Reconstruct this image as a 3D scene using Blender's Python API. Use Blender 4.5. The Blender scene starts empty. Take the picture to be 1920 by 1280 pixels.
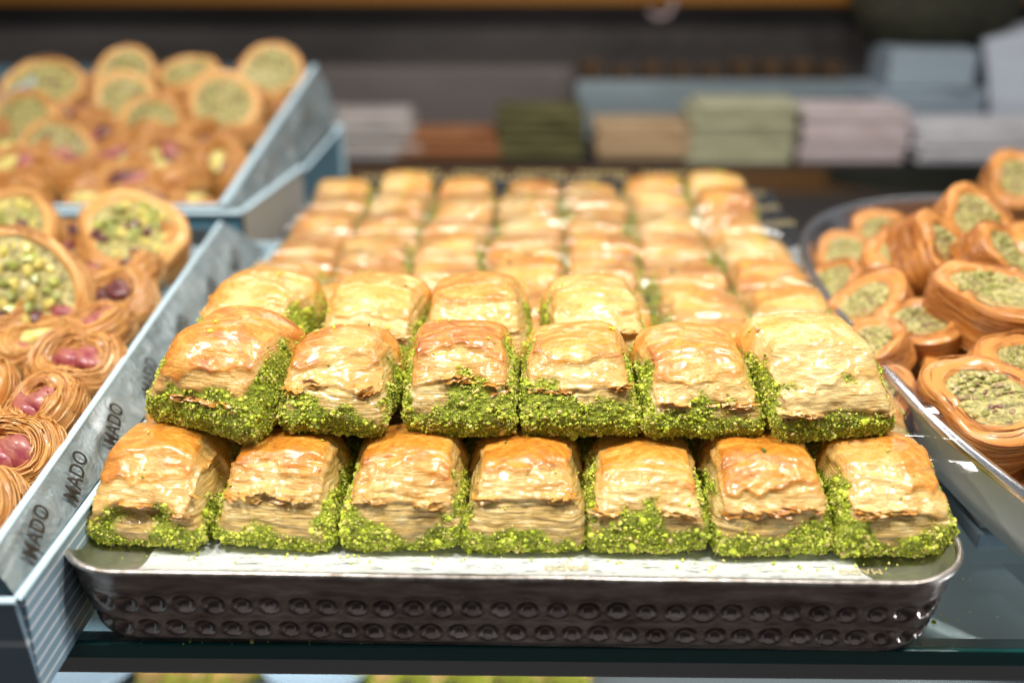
import bpy, math, random
import numpy as np
from mathutils import Vector, Matrix, Euler
sc = bpy.context.scene
C = sc.collection
R = math.radians

# ------------------------------------------------------------------ camera
cam_d = bpy.data.cameras.new('camera'); cam = bpy.data.objects.new('camera', cam_d); C.objects.link(cam)
cam.location = (0, 0, .2105); cam.rotation_euler = (R(90 - 23.1), 0, 0)
cam_d.sensor_width = 36; cam_d.lens = 35.06; cam_d.clip_start = .01; cam_d.clip_end = 20
cam_d.dof.use_dof = True; cam_d.dof.focus_distance = .338; cam_d.dof.aperture_fstop = 4.3
sc.camera = cam
# ------------------------------------------------------------------ world: dim shop interior
w = bpy.data.worlds.new('World'); sc.world = w; w.use_nodes = True
w.node_tree.nodes['Background'].inputs[0].default_value = (.93, .95, 1, 1)
w.node_tree.nodes['Background'].inputs[1].default_value = .22
sc.view_settings.view_transform = 'Standard'; sc.view_settings.look = 'None'
sc.view_settings.exposure = .10; sc.view_settings.gamma = 1
# ------------------------------------------------------------------ lamps of the display case
def lamp(name, loc, aim, sx, sy, power, col):
    l = bpy.data.lights.new(name, 'AREA'); l.shape = 'RECTANGLE'; l.size = sx; l.size_y = sy
    l.energy = power; l.color = col
    o = bpy.data.objects.new(name, l); C.objects.link(o); o.location = loc
    o.rotation_euler = (Vector(aim) - Vector(loc)).to_track_quat('-Z', 'Y').to_euler()
    return o
WARM = (1, .955, .885)
for i, x in enumerate((-.48, -.16, .16, .48)):
    lamp('case_led', (x - .06, .235, .56), (x, .35, .03), .075, .05, 2.1, WARM)
for x in (-.32, .0, .32):
    lamp('rear_led', (x, .86, .46), (x, .56, .03), .26, .03, .52, WARM)
lamp('back_shelf_led', (.15, 1.0, .5), (.15, 1.30, -.02), .9, .05, 1.6, (1, .95, .9))
lamp('under_fill', (.36, .27, -.10), (.27, .36, .02), .08, .02, .9, (.9, .95, 1))  # added upward fill, brightens the white board and the oval tray's outer wall
lamp('lower_shelf_led', (0, .42, -.035), (0, .50, -.25), .8, .02, 1.5, (1, .95, .88))

# ================================================================== helpers
def prop(o, label=None, cat=None, group=None, kind=None):
    if label: o['label'] = label
    if cat: o['category'] = cat
    if group: o['group'] = group
    if kind: o['kind'] = kind
    return o
def thing(name, label, cat, loc=(0, 0, 0), rot=(0, 0, 0), group=None):
    o = bpy.data.objects.new(name, None); C.objects.link(o); o.empty_display_size = .01
    o.location = loc; o.rotation_euler = rot
    return prop(o, label, cat, group)
def mobj(name, me, parent=None, loc=(0, 0, 0), rot=(0, 0, 0), kind=None):
    o = bpy.data.objects.new(name, me); C.objects.link(o); o.parent = parent
    o.location = loc; o.rotation_euler = rot
    if kind: o['kind'] = kind
    return o
def mk(name, V, F, mat, attrs=None, smooth=True, mats=None, mi=None):
    """mesh from numpy verts and a (k,3) or (k,4) face array or a list of such"""
    V = np.asarray(V, dtype=np.float32)
    Fs = F if isinstance(F, list) else [F]
    Fs = [np.asarray(f, dtype=np.int32) for f in Fs if len(f)]
    me = bpy.data.meshes.new(name)
    me.vertices.add(len(V)); me.vertices.foreach_set('co', V.ravel())
    loops = np.concatenate([f.ravel() for f in Fs]); tot = np.concatenate([np.full(len(f), f.shape[1], np.int32) for f in Fs])
    st = np.concatenate([[0], np.cumsum(tot)[:-1]]).astype(np.int32)
    me.loops.add(len(loops)); me.loops.foreach_set('vertex_index', loops)
    me.polygons.add(len(tot)); me.polygons.foreach_set('loop_start', st)
    me.polygons.foreach_set('use_smooth', np.full(len(tot), smooth, bool))
    for m in (mats or [mat]): me.materials.append(m)
    if mi is not None: me.polygons.foreach_set('material_index', np.asarray(mi, np.int32))
    me.update(calc_edges=True); me.validate()
    if attrs:
        for k, a in attrs.items():
            at = me.attributes.new(k, 'FLOAT', 'POINT'); at.data.foreach_set('value', np.asarray(a, np.float32))
    return me
def _h(ix, iy, iz, s):
    n = (ix.astype(np.uint32) * np.uint32(374761393)) ^ (iy.astype(np.uint32) * np.uint32(668265263)) ^ (iz.astype(np.uint32) * np.uint32(2147483647)) ^ np.uint32((s * 1274126177) & 0xffffffff)
    n = (n ^ (n >> np.uint32(13))) * np.uint32(1274126177); n = (n ^ (n >> np.uint32(16))) * np.uint32(2246822519); n ^= n >> np.uint32(15)
    return (n & np.uint32(0xffffff)).astype(np.float64) / 0xffffff
def vn(x, y, z, s=0):
    """value noise -1..1"""
    x, y, z = np.broadcast_arrays(np.asarray(x, float) + 1000.37, np.asarray(y, float) + 1000.71, np.asarray(z, float) + 1000.13)
    ix = np.floor(x).astype(np.int64); iy = np.floor(y).astype(np.int64); iz = np.floor(z).astype(np.int64)
    fx = x - ix; fy = y - iy; fz = z - iz
    fx = fx*fx*(3-2*fx); fy = fy*fy*(3-2*fy); fz = fz*fz*(3-2*fz)
    r = 0
    for dx in (0, 1):
        for dy in (0, 1):
            for dz in (0, 1):
                r = r + _h(ix+dx, iy+dy, iz+dz, s) * (fx if dx else 1-fx) * (fy if dy else 1-fy) * (fz if dz else 1-fz)
    return r*2-1
def fb(x, y, z, s=0, o=3):
    r = 0; a = 1; t = 0
    for k in range(o):
        r = r + a*vn(x*2**k, y*2**k, z*2**k, s+k*17); t += a; a *= .5
    return r/t
def ss(x, a=0., b=1.):
    t = np.clip((x-a)/(b-a), 0, 1); return t*t*(3-2*t)
def vnormals(V, F):
    a = V[F[:, 0]]; b = V[F[:, 1]]; c = V[F[:, 2]]; d = V[F[:, -1]]
    fn = np.cross(c-a, d-b) if F.shape[1] == 4 else np.cross(b-a, c-a)
    N = np.zeros_like(V)
    for k in range(F.shape[1]): np.add.at(N, F[:, k], fn)
    return N/(np.linalg.norm(N, axis=1, keepdims=True)+1e-20), fn
def grid(nu, nv, wrapu=False, wrapv=False):
    U = nu if wrapu else nu-1; W = nv if wrapv else nv-1
    i, j = np.meshgrid(np.arange(U), np.arange(W), indexing='ij')
    i2 = (i+1) % nu; j2 = (j+1) % nv
    return np.stack([i*nv+j, i2*nv+j, i2*nv+j2, i*nv+j2], -1).reshape(-1, 4)
def box(lo, hi):
    x0, y0, z0 = lo; x1, y1, z1 = hi
    V = [(x0,y0,z0),(x1,y0,z0),(x1,y1,z0),(x0,y1,z0),(x0,y0,z1),(x1,y0,z1),(x1,y1,z1),(x0,y1,z1)]
    return np.array(V, float), np.array([(0,3,2,1),(4,5,6,7),(0,1,5,4),(1,2,6,5),(2,3,7,6),(3,0,4,7)])
def bevbox(name, lo, hi, mat, b=.0006, parent=None, seg=2):
    import bmesh
    V, F = box(lo, hi); bm = bmesh.new(); vs = [bm.verts.new(v) for v in V]
    for f in F: bm.faces.new([vs[k] for k in f])
    bmesh.ops.bevel(bm, geom=list(bm.edges), offset=b, segments=seg, affect='EDGES', profile=.5)
    me = bpy.data.meshes.new(name); bm.to_mesh(me); bm.free(); me.materials.append(mat)
    return mobj(name, me, parent)
def slab(name, quad_in, quad_out, mat, parent=None, mats=None, sub=1):
    """hexahedron between two quads (each 4 points, same order)"""
    V = np.array(list(quad_in)+list(quad_out), float)
    F = np.array([(3,2,1,0),(4,5,6,7),(0,1,5,4),(1,2,6,5),(2,3,7,6),(3,0,4,7)])
    me = mk(name, V, F, mat, smooth=False)
    return mobj(name, me, parent)
def merge(parts):
    V = []; F = []; o = 0; A = []
    for v, f, *a in parts:
        V.append(v); F.append(f+o); o += len(v)
        if a: A.append(a[0])
    return np.concatenate(V), np.concatenate(F), (np.concatenate(A) if A else None)

# ================================================================== materials
def M(name, col=(.5,.5,.5), rough=.5, metal=0., coat=0., **kw):
    m = bpy.data.materials.new(name); m.use_nodes = True; p = m.node_tree.nodes['Principled BSDF']
    p.inputs['Base Color'].default_value = (*col, 1); p.inputs['Roughness'].default_value = rough
    p.inputs['Metallic'].default_value = metal; p.inputs['Coat Weight'].default_value = coat
    p.inputs['Coat Roughness'].default_value = .2
    for k, v in kw.items(): p.inputs[k.replace('_', ' ')].default_value = v
    return m
class T:
    """tiny node-tree writer"""
    def __init__(s, m): s.t = m.node_tree; s.p = s.t.nodes['Principled BSDF']
    def n(s, ty, **kw):
        n = s.t.nodes.new(ty)
        for k, v in kw.items(): setattr(n, k, v)
        return n
    def l(s, a, b): s.t.links.new(a, b)
    def co(s, scale=(1,1,1), kind='Object', rot=(0,0,0)):
        tc = s.n('ShaderNodeTexCoord'); mp = s.n('ShaderNodeMapping'); s.l(tc.outputs[kind], mp.inputs[0])
        mp.inputs['Scale'].default_value = scale; mp.inputs['Rotation'].default_value = rot; return mp.outputs[0]
    def noise(s, vec, scale=1, det=3, rough=.55, dist=0):
        n = s.n('ShaderNodeTexNoise'); s.l(vec, n.inputs[0]); n.inputs['Scale'].default_value = scale
        n.inputs['Detail'].default_value = det; n.inputs['Roughness'].default_value = rough; n.inputs['Distortion'].default_value = dist
        return n.outputs['Fac']
    def ramp(s, fac, stops):
        r = s.n('ShaderNodeValToRGB'); s.l(fac, r.inputs[0]); e = r.color_ramp.elements
        while len(e) < len(stops): e.new(.5)
        for el, (p, c) in zip(e, stops): el.position = p; el.color = (*c, 1) if len(c) == 3 else c
        return r.outputs[0]
    def attr(s, name):
        a = s.n('ShaderNodeAttribute'); a.attribute_name = name; return a.outputs['Fac']
    def mix(s, f, a, b, mode='MIX'):
        x = s.n('ShaderNodeMix', data_type='RGBA', blend_type=mode)
        for inp, v in ((x.inputs[0], f), (x.inputs[6], a), (x.inputs[7], b)):
            if isinstance(v, (int, float)): inp.default_value = v
            elif isinstance(v, tuple): inp.default_value = (*v, 1)
            else: s.l(v, inp)
        return x.outputs[2]
    def mth(s, op, a, b=0., c=None, clamp=False):
        x = s.n('ShaderNodeMath', operation=op); x.use_clamp = clamp
        for i, v in enumerate((a, b) if c is None else (a, b, c)):
            if isinstance(v, (int, float)): x.inputs[i].default_value = v
            else: s.l(v, x.inputs[i])
        return x.outputs[0]
    def bump(s, h, strength=.5, dist=.001, prev=None):
        b = s.n('ShaderNodeBump'); s.l(h, b.inputs['Height']); b.inputs['Strength'].default_value = strength
        b.inputs['Distance'].default_value = dist
        if prev is not None: s.l(prev, b.inputs['Normal'])
        return b.outputs[0]

# --- baked phyllo
m_phyllo = M('baked_phyllo', rough=.33, coat=.5); t = T(m_phyllo)
m_phyllo.node_tree.nodes['Principled BSDF'].inputs['Subsurface Weight'].default_value = .14
t.p.inputs['Subsurface Radius'].default_value = (1, .6, .25); t.p.inputs['Subsurface Scale'].default_value = .0025
g = t.attr('green'); sk = t.attr('skin'); tone = t.attr('tone')
n1 = t.noise(t.co((90, 160, 110)), 1, 4, .6, .8)
n2 = t.noise(t.co((500, 900, 700)), 1, 3)
oi = t.n('ShaderNodeObjectInfo').outputs['Random']
stn = t.mth('MULTIPLY', t.noise(t.co((62, 150, 150)), 1, 4, .62, 1.1), 11.)
stf = t.mth('FLOOR', stn); sfr = t.mth('FRACT', stn); sedge = t.mth('MULTIPLY_ADD', sfr, -7., 1., clamp=True)
f = t.mth('ADD', t.mth('MULTIPLY', n1, .75), t.mth('MULTIPLY', n2, .25))
f = t.mth('MULTIPLY_ADD', t.mth('SUBTRACT', f, .5), 1.35, .5)
f = t.mth('ADD', f, t.mth('MULTIPLY', t.mth('SUBTRACT', tone, .34), .40))
f = t.mth('ADD', f, t.mth('MULTIPLY', t.mth('SUBTRACT', oi, .5), .12))
f = t.mth('ADD', f, t.mth('MULTIPLY_ADD', sedge, .10, -.095))
f = t.mth('ADD', f, t.mth('MULTIPLY', t.mth('FRACT', t.mth('MULTIPLY', stf, .618)), .09))
skinc = t.ramp(f, [(.26, (.78,.50,.155)), (.42, (.76,.385,.075)), (.56, (.68,.265,.03)), (.78, (.43,.125,.010))])
lay = t.noise(t.co((75, 75, 1700)), 1, 3, .65, .45)
lay2 = t.noise(t.co((120, 120, 230)), 1, 4, .65, .6)
lf = t.mth('ADD', t.mth('MULTIPLY', lay, .6), t.mth('MULTIPLY', lay2, .5))
layc = t.ramp(lf, [(.34, (.24,.14,.03)), (.46, (.52,.32,.075)), (.56, (.73,.49,.15)), (.68, (.86,.68,.33))])
skinp = t.ramp(f, [(.28, (.80,.58,.24)), (.5, (.74,.45,.13)), (.75, (.62,.30,.055))])
c1 = t.mix(t.mth('MULTIPLY', sk, 1.82, clamp=True), layc, skinp)
c1 = t.mix(t.mth('MULTIPLY_ADD', sk, 2.2, -1.2, clamp=True), c1, skinc)
gn = t.noise(t.co((900, 900, 900)), 1, 3)
grc = t.ramp(gn, [(.3, (.16,.21,.010)), (.5, (.34,.42,.02)), (.7, (.55,.60,.06))])
c2 = t.mix(t.mth('MULTIPLY_ADD', g, 1.5, -.55, clamp=True), c1, grc)
t.l(c2, t.p.inputs['Base Color'])
ro = t.mth('ADD', t.mth('MULTIPLY', g, .4), t.mth('MULTIPLY', n1, .45)); ro = t.mth('ADD', ro, .05); t.l(ro, t.p.inputs['Roughness'])
t.l(t.mth('MULTIPLY', t.mth('SUBTRACT', 1., g), .60, clamp=True), t.p.inputs['Coat Weight'])
b = t.bump(t.noise(t.co((260, 700, 420)), 1, 4, .6, 1.2), .34, .0009)
b = t.bump(t.mth('MULTIPLY', t.noise(t.co((1500,)*3), 1, 3), g), 1., .0012, b)
b = t.bump(t.mth('MULTIPLY', t.mth('ADD', stf, t.mth('MULTIPLY', sfr, .35)), t.mth('SUBTRACT', 1., g)), .55, .00022, b)
b = t.bump(t.mth('MULTIPLY', lay, t.mth('SUBTRACT', 1.15, sk)), .85, .0009, b)
t.l(b, t.p.inputs['Normal'])
# --- pistachio grains
m_grain = M('ground_pistachio', rough=.6); t = T(m_grain)
t.p.inputs['Subsurface Weight'].default_value = .1; t.p.inputs['Subsurface Scale'].default_value = .0012
gc = t.ramp(t.attr('tint'), [(0, (.12,.06,.02)), (.08, (.18,.24,.014)), (.40, (.52,.62,.03)), (.75, (.80,.85,.11)), (.92, (.78,.74,.20)), (1, (.66,.46,.22))])
t.l(gc, t.p.inputs['Base Color'])
# --- shredded dough
def dough(name, pale, mid, dark):
    m = M(name, rough=.35, coat=.3); t = T(m)
    n = t.noise(t.co((200, 200, 500)), 1, 3, .6, .5); k = t.attr('strand')
    f = t.mth('ADD', t.mth('MULTIPLY', n, .6), t.mth('MULTIPLY', k, .5))
    t.l(t.ramp(f, [(.30, dark), (.5, mid), (.75, pale)]), t.p.inputs['Base Color'])
    t.p.inputs['Subsurface Weight'].default_value = .12; t.p.inputs['Subsurface Scale'].default_value = .002
    return m
m_dough = dough('shredded_dough', (.74,.41,.13), (.58,.25,.055), (.32,.10,.016))
m_amber = dough('amber_shredded_dough', (.66,.29,.07), (.44,.145,.022), (.17,.045,.006))
m_chop = M('chopped_pistachio', rough=.45); t = T(m_chop)
t.l(t.ramp(t.attr('tint'), [(.3, (.26,.25,.06)), (.55, (.45,.43,.14)), (.75, (.60,.52,.24)), (.95, (.20,.08,.06))]), t.p.inputs['Base Color'])
m_fill = M('pistachio_filling', rough=.45, coat=.2); t = T(m_fill)
fc = t.ramp(t.noise(t.co((420,)*3), 1, 4, .6, .4), [(.32, (.10,.07,.025)), (.45, (.30,.26,.08)), (.58, (.50,.43,.15)), (.72, (.62,.50,.22))])
t.l(fc, t.p.inputs['Base Color']); t.l(t.bump(t.noise(t.co((500,)*3), 1, 3), .8, .001), t.p.inputs['Normal'])
def nutmat(name, a, b_):
    m = M(name, rough=.38, coat=.3); t = T(m)
    t.l(t.bump(t.noise(t.co((500, 160, 500)), 1, 3), .6, .0008), t.p.inputs['Normal'])
    t.l(t.ramp(t.noise(t.co((240, 120, 240)), 1, 4), [(.35, a), (.65, b_)]), t.p.inputs['Base Color']); return m
m_nut = [nutmat('green_pistachio', (.35,.40,.06), (.58,.56,.14)), nutmat('yellow_pistachio', (.62,.52,.10), (.72,.62,.24)),
         nutmat('purple_pistachio', (.07,.012,.02), (.22,.07,.06)), nutmat('pink_pistachio', (.26,.02,.05), (.50,.20,.13)),
         nutmat('olive_pistachio', (.24,.28,.05), (.45,.44,.13))]
# --- metals
m_tin = M('hammered_tin', (.21,.195,.19), .38, .80); t = T(m_tin)
n = t.noise(t.co((60, 60, 260)), 1, 4, .6, .5); t.l(t.ramp(n, [(.3, (.19,.14,.12)), (.55, (.37,.30,.27)), (.75, (.56,.47,.43))]), t.p.inputs['Base Color'])
t.l(t.mth('MULTIPLY_ADD', t.noise(t.co((300,)*3), 1, 4), .34, .04), t.p.inputs['Roughness'])
t.l(t.bump(t.noise(t.co((90, 90, 900)), 1, 3), .25, .0006), t.p.inputs['Normal'])
m_rim = M('worn_rim', (.50,.46,.42), .33, .9); t = T(m_rim)
t.l(t.ramp(t.noise(t.co((250,)*3), 1, 4), [(.35, (.30,.25,.21)), (.6, (.62,.58,.54))]), t.p.inputs['Base Color'])
m_inner = M('silver_tray_inside', (.62,.62,.60), .28, .9); t = T(m_inner)
t.l(t.bump(t.noise(t.co((300,)*3), 1, 3), .2, -.0025), t.p.inputs['Normal'])
m_steel = M('polished_steel', (.60,.60,.62), .2, 1.)
m_steel2 = M('brushed_steel', (.42,.43,.44), .33, 1.)
# --- paper boxes
def striped(name, base, stripe, vec_scale, rot, width=.2):
    m = M(name, rough=.42, coat=.12); t = T(m)
    v = t.co(vec_scale, 'Object', rot); s = t.n('ShaderNodeSeparateXYZ'); t.l(v, s.inputs[0])
    fr = t.mth('FRACT', s.outputs[2]); k = t.mth('LESS_THAN', fr, width)
    t.l(t.mix(k, base, stripe), t.p.inputs['Base Color']); return m
m_box = M('pale_blue_board', (.50,.66,.74), .45, 0, .1)
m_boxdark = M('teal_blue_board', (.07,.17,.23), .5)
m_stripe_side = striped('striped_blue_board', (.27,.40,.49), (.80,.84,.88), (1, 1, 235), (0, 0, 0), .24)
m_stripe_front = striped('striped_blue_front', (.22,.31,.38), (.60,.63,.68), (1, 1, 200), (0, R(105), 0), .13)
m_stripe_beige = striped('striped_beige_board', (.50,.47,.42), (.42,.40,.37), (1, 1, 420), (R(-35), 0, 0), .4)
m_liner = M('grey_blue_liner', (.26,.33,.35), .28, 0, .5, Alpha=1.); t = T(m_liner)
t.l(t.ramp(t.noise(t.co((35,)*3), 1, 4, .6, 1), [(.35, (.14,.185,.20)), (.6, (.24,.29,.30)), (.75, (.36,.40,.41))]), t.p.inputs['Base Color'])
t.l(t.bump(t.noise(t.co((60,)*3), 1, 3, .5, 1.5), .8, .004), t.p.inputs['Normal'])
m_print = M('brown_print', (.02,.016,.012), .6)
m_gold = M('gold_print', (.58,.46,.20), .45)
m_black_film = M('black_printed_film', (.015,.016,.018), .22, 0, .3)
# --- film
def film(name, gl=.10, tint=(1, 1, 1), rough=.04, bs=200):
    m = bpy.data.materials.new(name); m.use_nodes = True; nt = m.node_tree; nt.nodes.clear()
    o = nt.nodes.new('ShaderNodeOutputMaterial'); mx = nt.nodes.new('ShaderNodeMixShader'); tr = nt.nodes.new('ShaderNodeBsdfTransparent')
    g = nt.nodes.new('ShaderNodeBsdfGlossy'); fr = nt.nodes.new('ShaderNodeLayerWeight'); ad = nt.nodes.new('ShaderNodeMath'); ad.operation = 'MULTIPLY_ADD'
    tr.inputs[0].default_value = (*tint, 1); g.inputs['Roughness'].default_value = rough; fr.inputs[0].default_value = .5; pw = nt.nodes.new('ShaderNodeMath'); pw.operation = 'POWER'; pw.inputs[1].default_value = 4.
    nt.links.new(fr.outputs['Facing'], pw.inputs[0]); nt.links.new(pw.outputs[0], ad.inputs[0]); ad.inputs[1].default_value = .9; ad.inputs[2].default_value = gl*.7; ad.use_clamp = True
    nt.links.new(ad.outputs[0], mx.inputs[0]); nt.links.new(tr.outputs[0], mx.inputs[1]); nt.links.new(g.outputs[0], mx.inputs[2]); nt.links.new(mx.outputs[0], o.inputs[0])
    return m
m_film = film('clear_film'); m_glass = film('shelf_glass', .16, (.72, .79, .79), .03)
m_edge = M('glass_edge', (.004,.075,.070), .12, 0, .8)
m_cloth = lambda n, c: M(n, c, .75)
def fabric(name, a, b_, sc=(20, 20, 160)):
    m = M(name, rough=.8); t = T(m)
    t.l(t.ramp(t.noise(t.co(sc), 1, 3), [(.35, a), (.65, b_)]), t.p.inputs['Base Color']); return m

# ================================================================== grains
ICO = None
def ico():
    g = (1+5**.5)/2
    V = np.array([(-1,g,0),(1,g,0),(-1,-g,0),(1,-g,0),(0,-1,g),(0,1,g),(0,-1,-g),(0,1,-g),(g,0,-1),(g,0,1),(-g,0,-1),(-g,0,1)], float)
    V /= np.linalg.norm(V[0])
    F = np.array([(0,11,5),(0,5,1),(0,1,7),(0,7,10),(0,10,11),(1,5,9),(5,11,4),(11,10,2),(10,7,6),(7,1,8),(3,9,4),(3,4,2),(3,2,6),(3,6,8),(3,8,9),(4,9,5),(2,4,11),(6,2,10),(8,6,7),(9,8,1)])
    return V, F
ICOV, ICOF = ico()
OCTV = np.array([(1,0,0),(-1,0,0),(0,1,0),(0,-1,0),(0,0,1),(0,0,-1)], float)
OCTF = np.array([(0,2,4),(2,1,4),(1,3,4),(3,0,4),(2,0,5),(1,2,5),(3,1,5),(0,3,5)])
def rotmats(rng, n):
    q = rng.normal(size=(n, 4)); q /= np.linalg.norm(q, axis=1, keepdims=True); a, b, c, d = q.T
    return np.stack([1-2*(c*c+d*d), 2*(b*c-a*d), 2*(b*d+a*c), 2*(b*c+a*d), 1-2*(b*b+d*d), 2*(c*d-a*b), 2*(b*d-a*c), 2*(c*d+a*b), 1-2*(b*b+c*c)], -1).reshape(n, 3, 3)
def grains(rng, pos, size, tint, hi=True):
    BV, BF = (ICOV, ICOF) if hi else (OCTV, OCTF)
    n = len(pos); nv = len(BV)
    sc3 = size[:, None]*rng.uniform(.6, 1.3, (n, 3))
    L = BV[None]*(1+rng.uniform(-.25, .25, (n, nv, 1)))*sc3[:, None, :]
    V = np.einsum('nij,nkj->nki', rotmats(rng, n), L)+pos[:, None, :]
    F = BF[None]+(np.arange(n)*nv)[:, None, None]
    A = np.repeat(tint, nv)
    return V.reshape(-1, 3), F.reshape(-1, 3), A

# ================================================================== baklava square
_cg = {}
def cubegrid(n):
    if n in _cg: return _cg[n]
    l = np.linspace(-1, 1, n+1); a, b = np.meshgrid(l, l, indexing='ij'); a = a.ravel(); b = b.ravel(); o = np.ones_like(a)
    q = grid(n+1, n+1); Vs = []; Fs = []; k = 0
    for ax in range(3):
        for s in (-1, 1):
            P = np.zeros((len(a), 3)); P[:, ax] = s*o; P[:, (ax+1) % 3] = a; P[:, (ax+2) % 3] = b
            Vs.append(P); Fs.append((q if s > 0 else q[:, ::-1])+k); k += len(a)
    V = np.concatenate(Vs); F = np.concatenate(Fs)
    key = np.round((V+1)*n*4).astype(np.int64); key = key[:, 0]*10**8+key[:, 1]*10**4+key[:, 2]
    _, first, inv = np.unique(key, return_index=True, return_inverse=True)
    _cg[n] = (V[first], inv.ravel()[F]); return _cg[n]

def baklava(seed, n=56, a=.0193, b=.0205, H=.0262, line=.55, arch=.12, gl=.38, gside=.8, tone=.5, crown=.09, droop=.18, line2=.24,
            cave=0., ngr=3000, top=.012, lam=1., wrink=1., taper=.15, slope=.85, flute=0., patch=.0, hi=True, gsize=1.):
    ngr = int(ngr*1.75) if hi else ngr; gside *= .38
    rng = np.random.default_rng(seed)
    P, F = cubegrid(n); half = np.array([a, b, H/2]); p = P*half
    rv = np.empty_like(p); up = p[:, 2] > 0
    fr_ = p[:, 1] < 0
    rv[:, 0] = .0048; rv[:, 1] = np.where(up, np.where(fr_, .0090, .0085), .0035); rv[:, 2] = np.where(up, .0120, .0035)
    inner = np.clip(p, -(half-rv), half-rv); d = (p-inner)/rv
    L = np.linalg.norm(d, axis=1, keepdims=True); V = np.where(L > 1e-6, inner+rv*d/np.maximum(L, 1e-6), p)
    V[:, 2] += H/2; x, y, z = V.T.copy(); zt = z/H; xn = x/a; yn = y/b
    s = seed*3.17
    bel = np.where(zt < .3, 1-.17*((.3-zt)/.3)**2, 1-.40*slope*(np.clip(zt-.3, 0, 1)/.7)**1.35)
    V[:, 0] *= 1.02-taper*np.clip(zt-.25, 0, 1)**1.2*1.2-.07*np.clip(.25-zt, 0, 1)/.25
    V[:, 1] = np.where(yn < 0, V[:, 1]*(1+(bel*1.055-1)*ss(-yn, 0, .5)), V[:, 1])
    V[:, 0] += (rng.uniform(-.08, .08))*z; V[:, 2] += x*rng.uniform(-.06, .06)*zt
    V[:, 2] += H*crown*np.clip(1-xn**2, 0, 1)*zt-H*droop*ss(-yn, .1, 1.)*zt**2 - H*.06*ss(yn, .5, 1)*zt-H*.06*np.abs(xn)**3*zt
    for k in range(3):
        V[:, k] += .0011*vn(x*65+s, y*65, z*65, 5+k)+.00020*vn(x*190+s, y*190, z*190, 15+k)
    V[:, 2] = np.maximum(V[:, 2], 0)
    N, _ = vnormals(V, F); x, y, z = V.T.copy(); zt = z/H
    side = ss(np.abs(N[:, 0]), .5, .85)
    zl = H*(line+arch*(1-(x/a)**2)*1.0-arch*.5)+H*.07*fb(x*150+s, 0*x, 0*x+3, 31)+side*H*.30
    back = y > b*.3
    zl = np.where(back, H*.45, zl)
    sk1 = ss(z-zl, -.0004, .0004)
    zl2 = zl+H*line2*(1+.5*vn(x*60+s, 0*x, 0*x, 33))+H*.06*fb(x*240+s, 0*x, 0*x+9, 34); sk2 = ss(z-zl2, -.0003, .0003)*(~back)*ss(vn(x*45+s, 0*x+7, 0*x, 35), -.55, -.2)+back
    sk2 = np.clip(sk2, 0, 1); sk = .55*sk1+.45*sk2*sk1
    fe2 = np.exp(-((z-zl2-.0004)/.0007)**2)*ss(vn(x*130+s, y*130, 0, 18), -.4, .4)*(~back)
    fe = np.exp(-((z-zl-.0005)/.0009)**2)*ss(vn(x*130+s, y*130, 0, 8), -.5, .4)*(~back)
    w = fb(x*60+s, y*60, z*60, 61, 2)
    wr = 1-np.abs(vn(x*150+s+w*2, y*330+w*3, z*330, 41)); wr = wr**3
    wr2 = vn(x*240+s, y*520+w*3, z*520, 42)
    lm = vn(x*70+s, y*70, z*900+w*3, 51)*.6+vn(x*160+s, y*160, z*1900+w*4, 52)*.4
    # green zone
    gn = fb(x*95+s, y*95, z*130, 71, 3)
    gline = H*(gl+gside*.5*side)
    gline = gline-H*.05; g = ss(gline+gn*H*.50-z, -.0026, .0030)
    fr = ss(-N[:, 1], .3, .8)
    g = np.maximum(g, patch*ss(gn, .15, .35)*fr*ss(z/H, .95, .5))
    g *= ss(-N[:, 2]+1.25, .0, .55)*np.where(back, .6, 1)
    gb = fb(x*520+s, y*520, z*520, 81, 3)
    if cave:
        cv = np.exp(-((z-zl+.0036-.001*(1-(x/a)**2))/.0026)**2)*np.exp(-(x/(a*.66))**4)*fr
    else: cv = 0
    cr = fb(x*230+s, y*230, z*620+w*2, 53, 3); lump = fb(x*210+s, y*210, z*210, 82, 2)
    D = sk1*(.0006+wrink*(.00022*wr+.00010*wr2+.00010*vn(x*420+s, y*700, z*700, 44)))+sk2*sk1*.0006+fe*.0008+fe2*.0005+(1-sk1)*(lam*.00026*lm-.0002)+(1-sk2)*.0006*cr
    fl_ = vn(x*130+s, y*700, z*900+w*2, 55)*.5+vn(x*520+s, y*50, z*50, 56)*.35+vn(x*260+s, y*900, z*1300+w*3, 57)*.3
    D = D+flute*.00055*fl_*ss(-N[:, 1], .1, .5)
    D = D*(1-g*.7)+g*(.0000+.0007*gb+.0009*lump)
    V = V+N*D[:, None]; V[:, 1] += cave*cv if cave else 0
    V[:, 2] = np.maximum(V[:, 2], 0)
    N, fn = vnormals(V, F)
    body = mk('baklava_body', V, F, m_phyllo, {'green': g, 'skin': sk, 'tone': tone+.32*(fe+fe2)+.25*vn(x*55+s, y*55, z*55, 36)})
    # grains
    A = np.linalg.norm(fn, axis=1); fg = g[F].mean(1); fz = V[F][:, :, 2].mean(1); ny = fn[:, 1]/(A+1e-20)
    cl = ss(fb(*(V[F].mean(1).T*np.array([[330], [330], [330]])), 91+seed % 7, 2), -.2, .4)
    wgt = A*(fg**2.2*(.30+cl)+top*ss(vn(*(V[F].mean(1).T*np.array([[160], [160], [160]])), 97+seed), .1, .5))*(fz > .0004)*np.where(ny > .7, .3, 1)
    wgt /= wgt.sum(); idx = rng.choice(len(F), ngr, p=wgt)
    u = rng.uniform(size=(ngr, 2)); q = V[F[idx]]
    pos = (q[:, 0]*(1-u[:, :1])+q[:, 1]*u[:, :1])*(1-u[:, 1:])+(q[:, 3]*(1-u[:, :1])+q[:, 2]*u[:, :1])*u[:, 1:]
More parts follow.
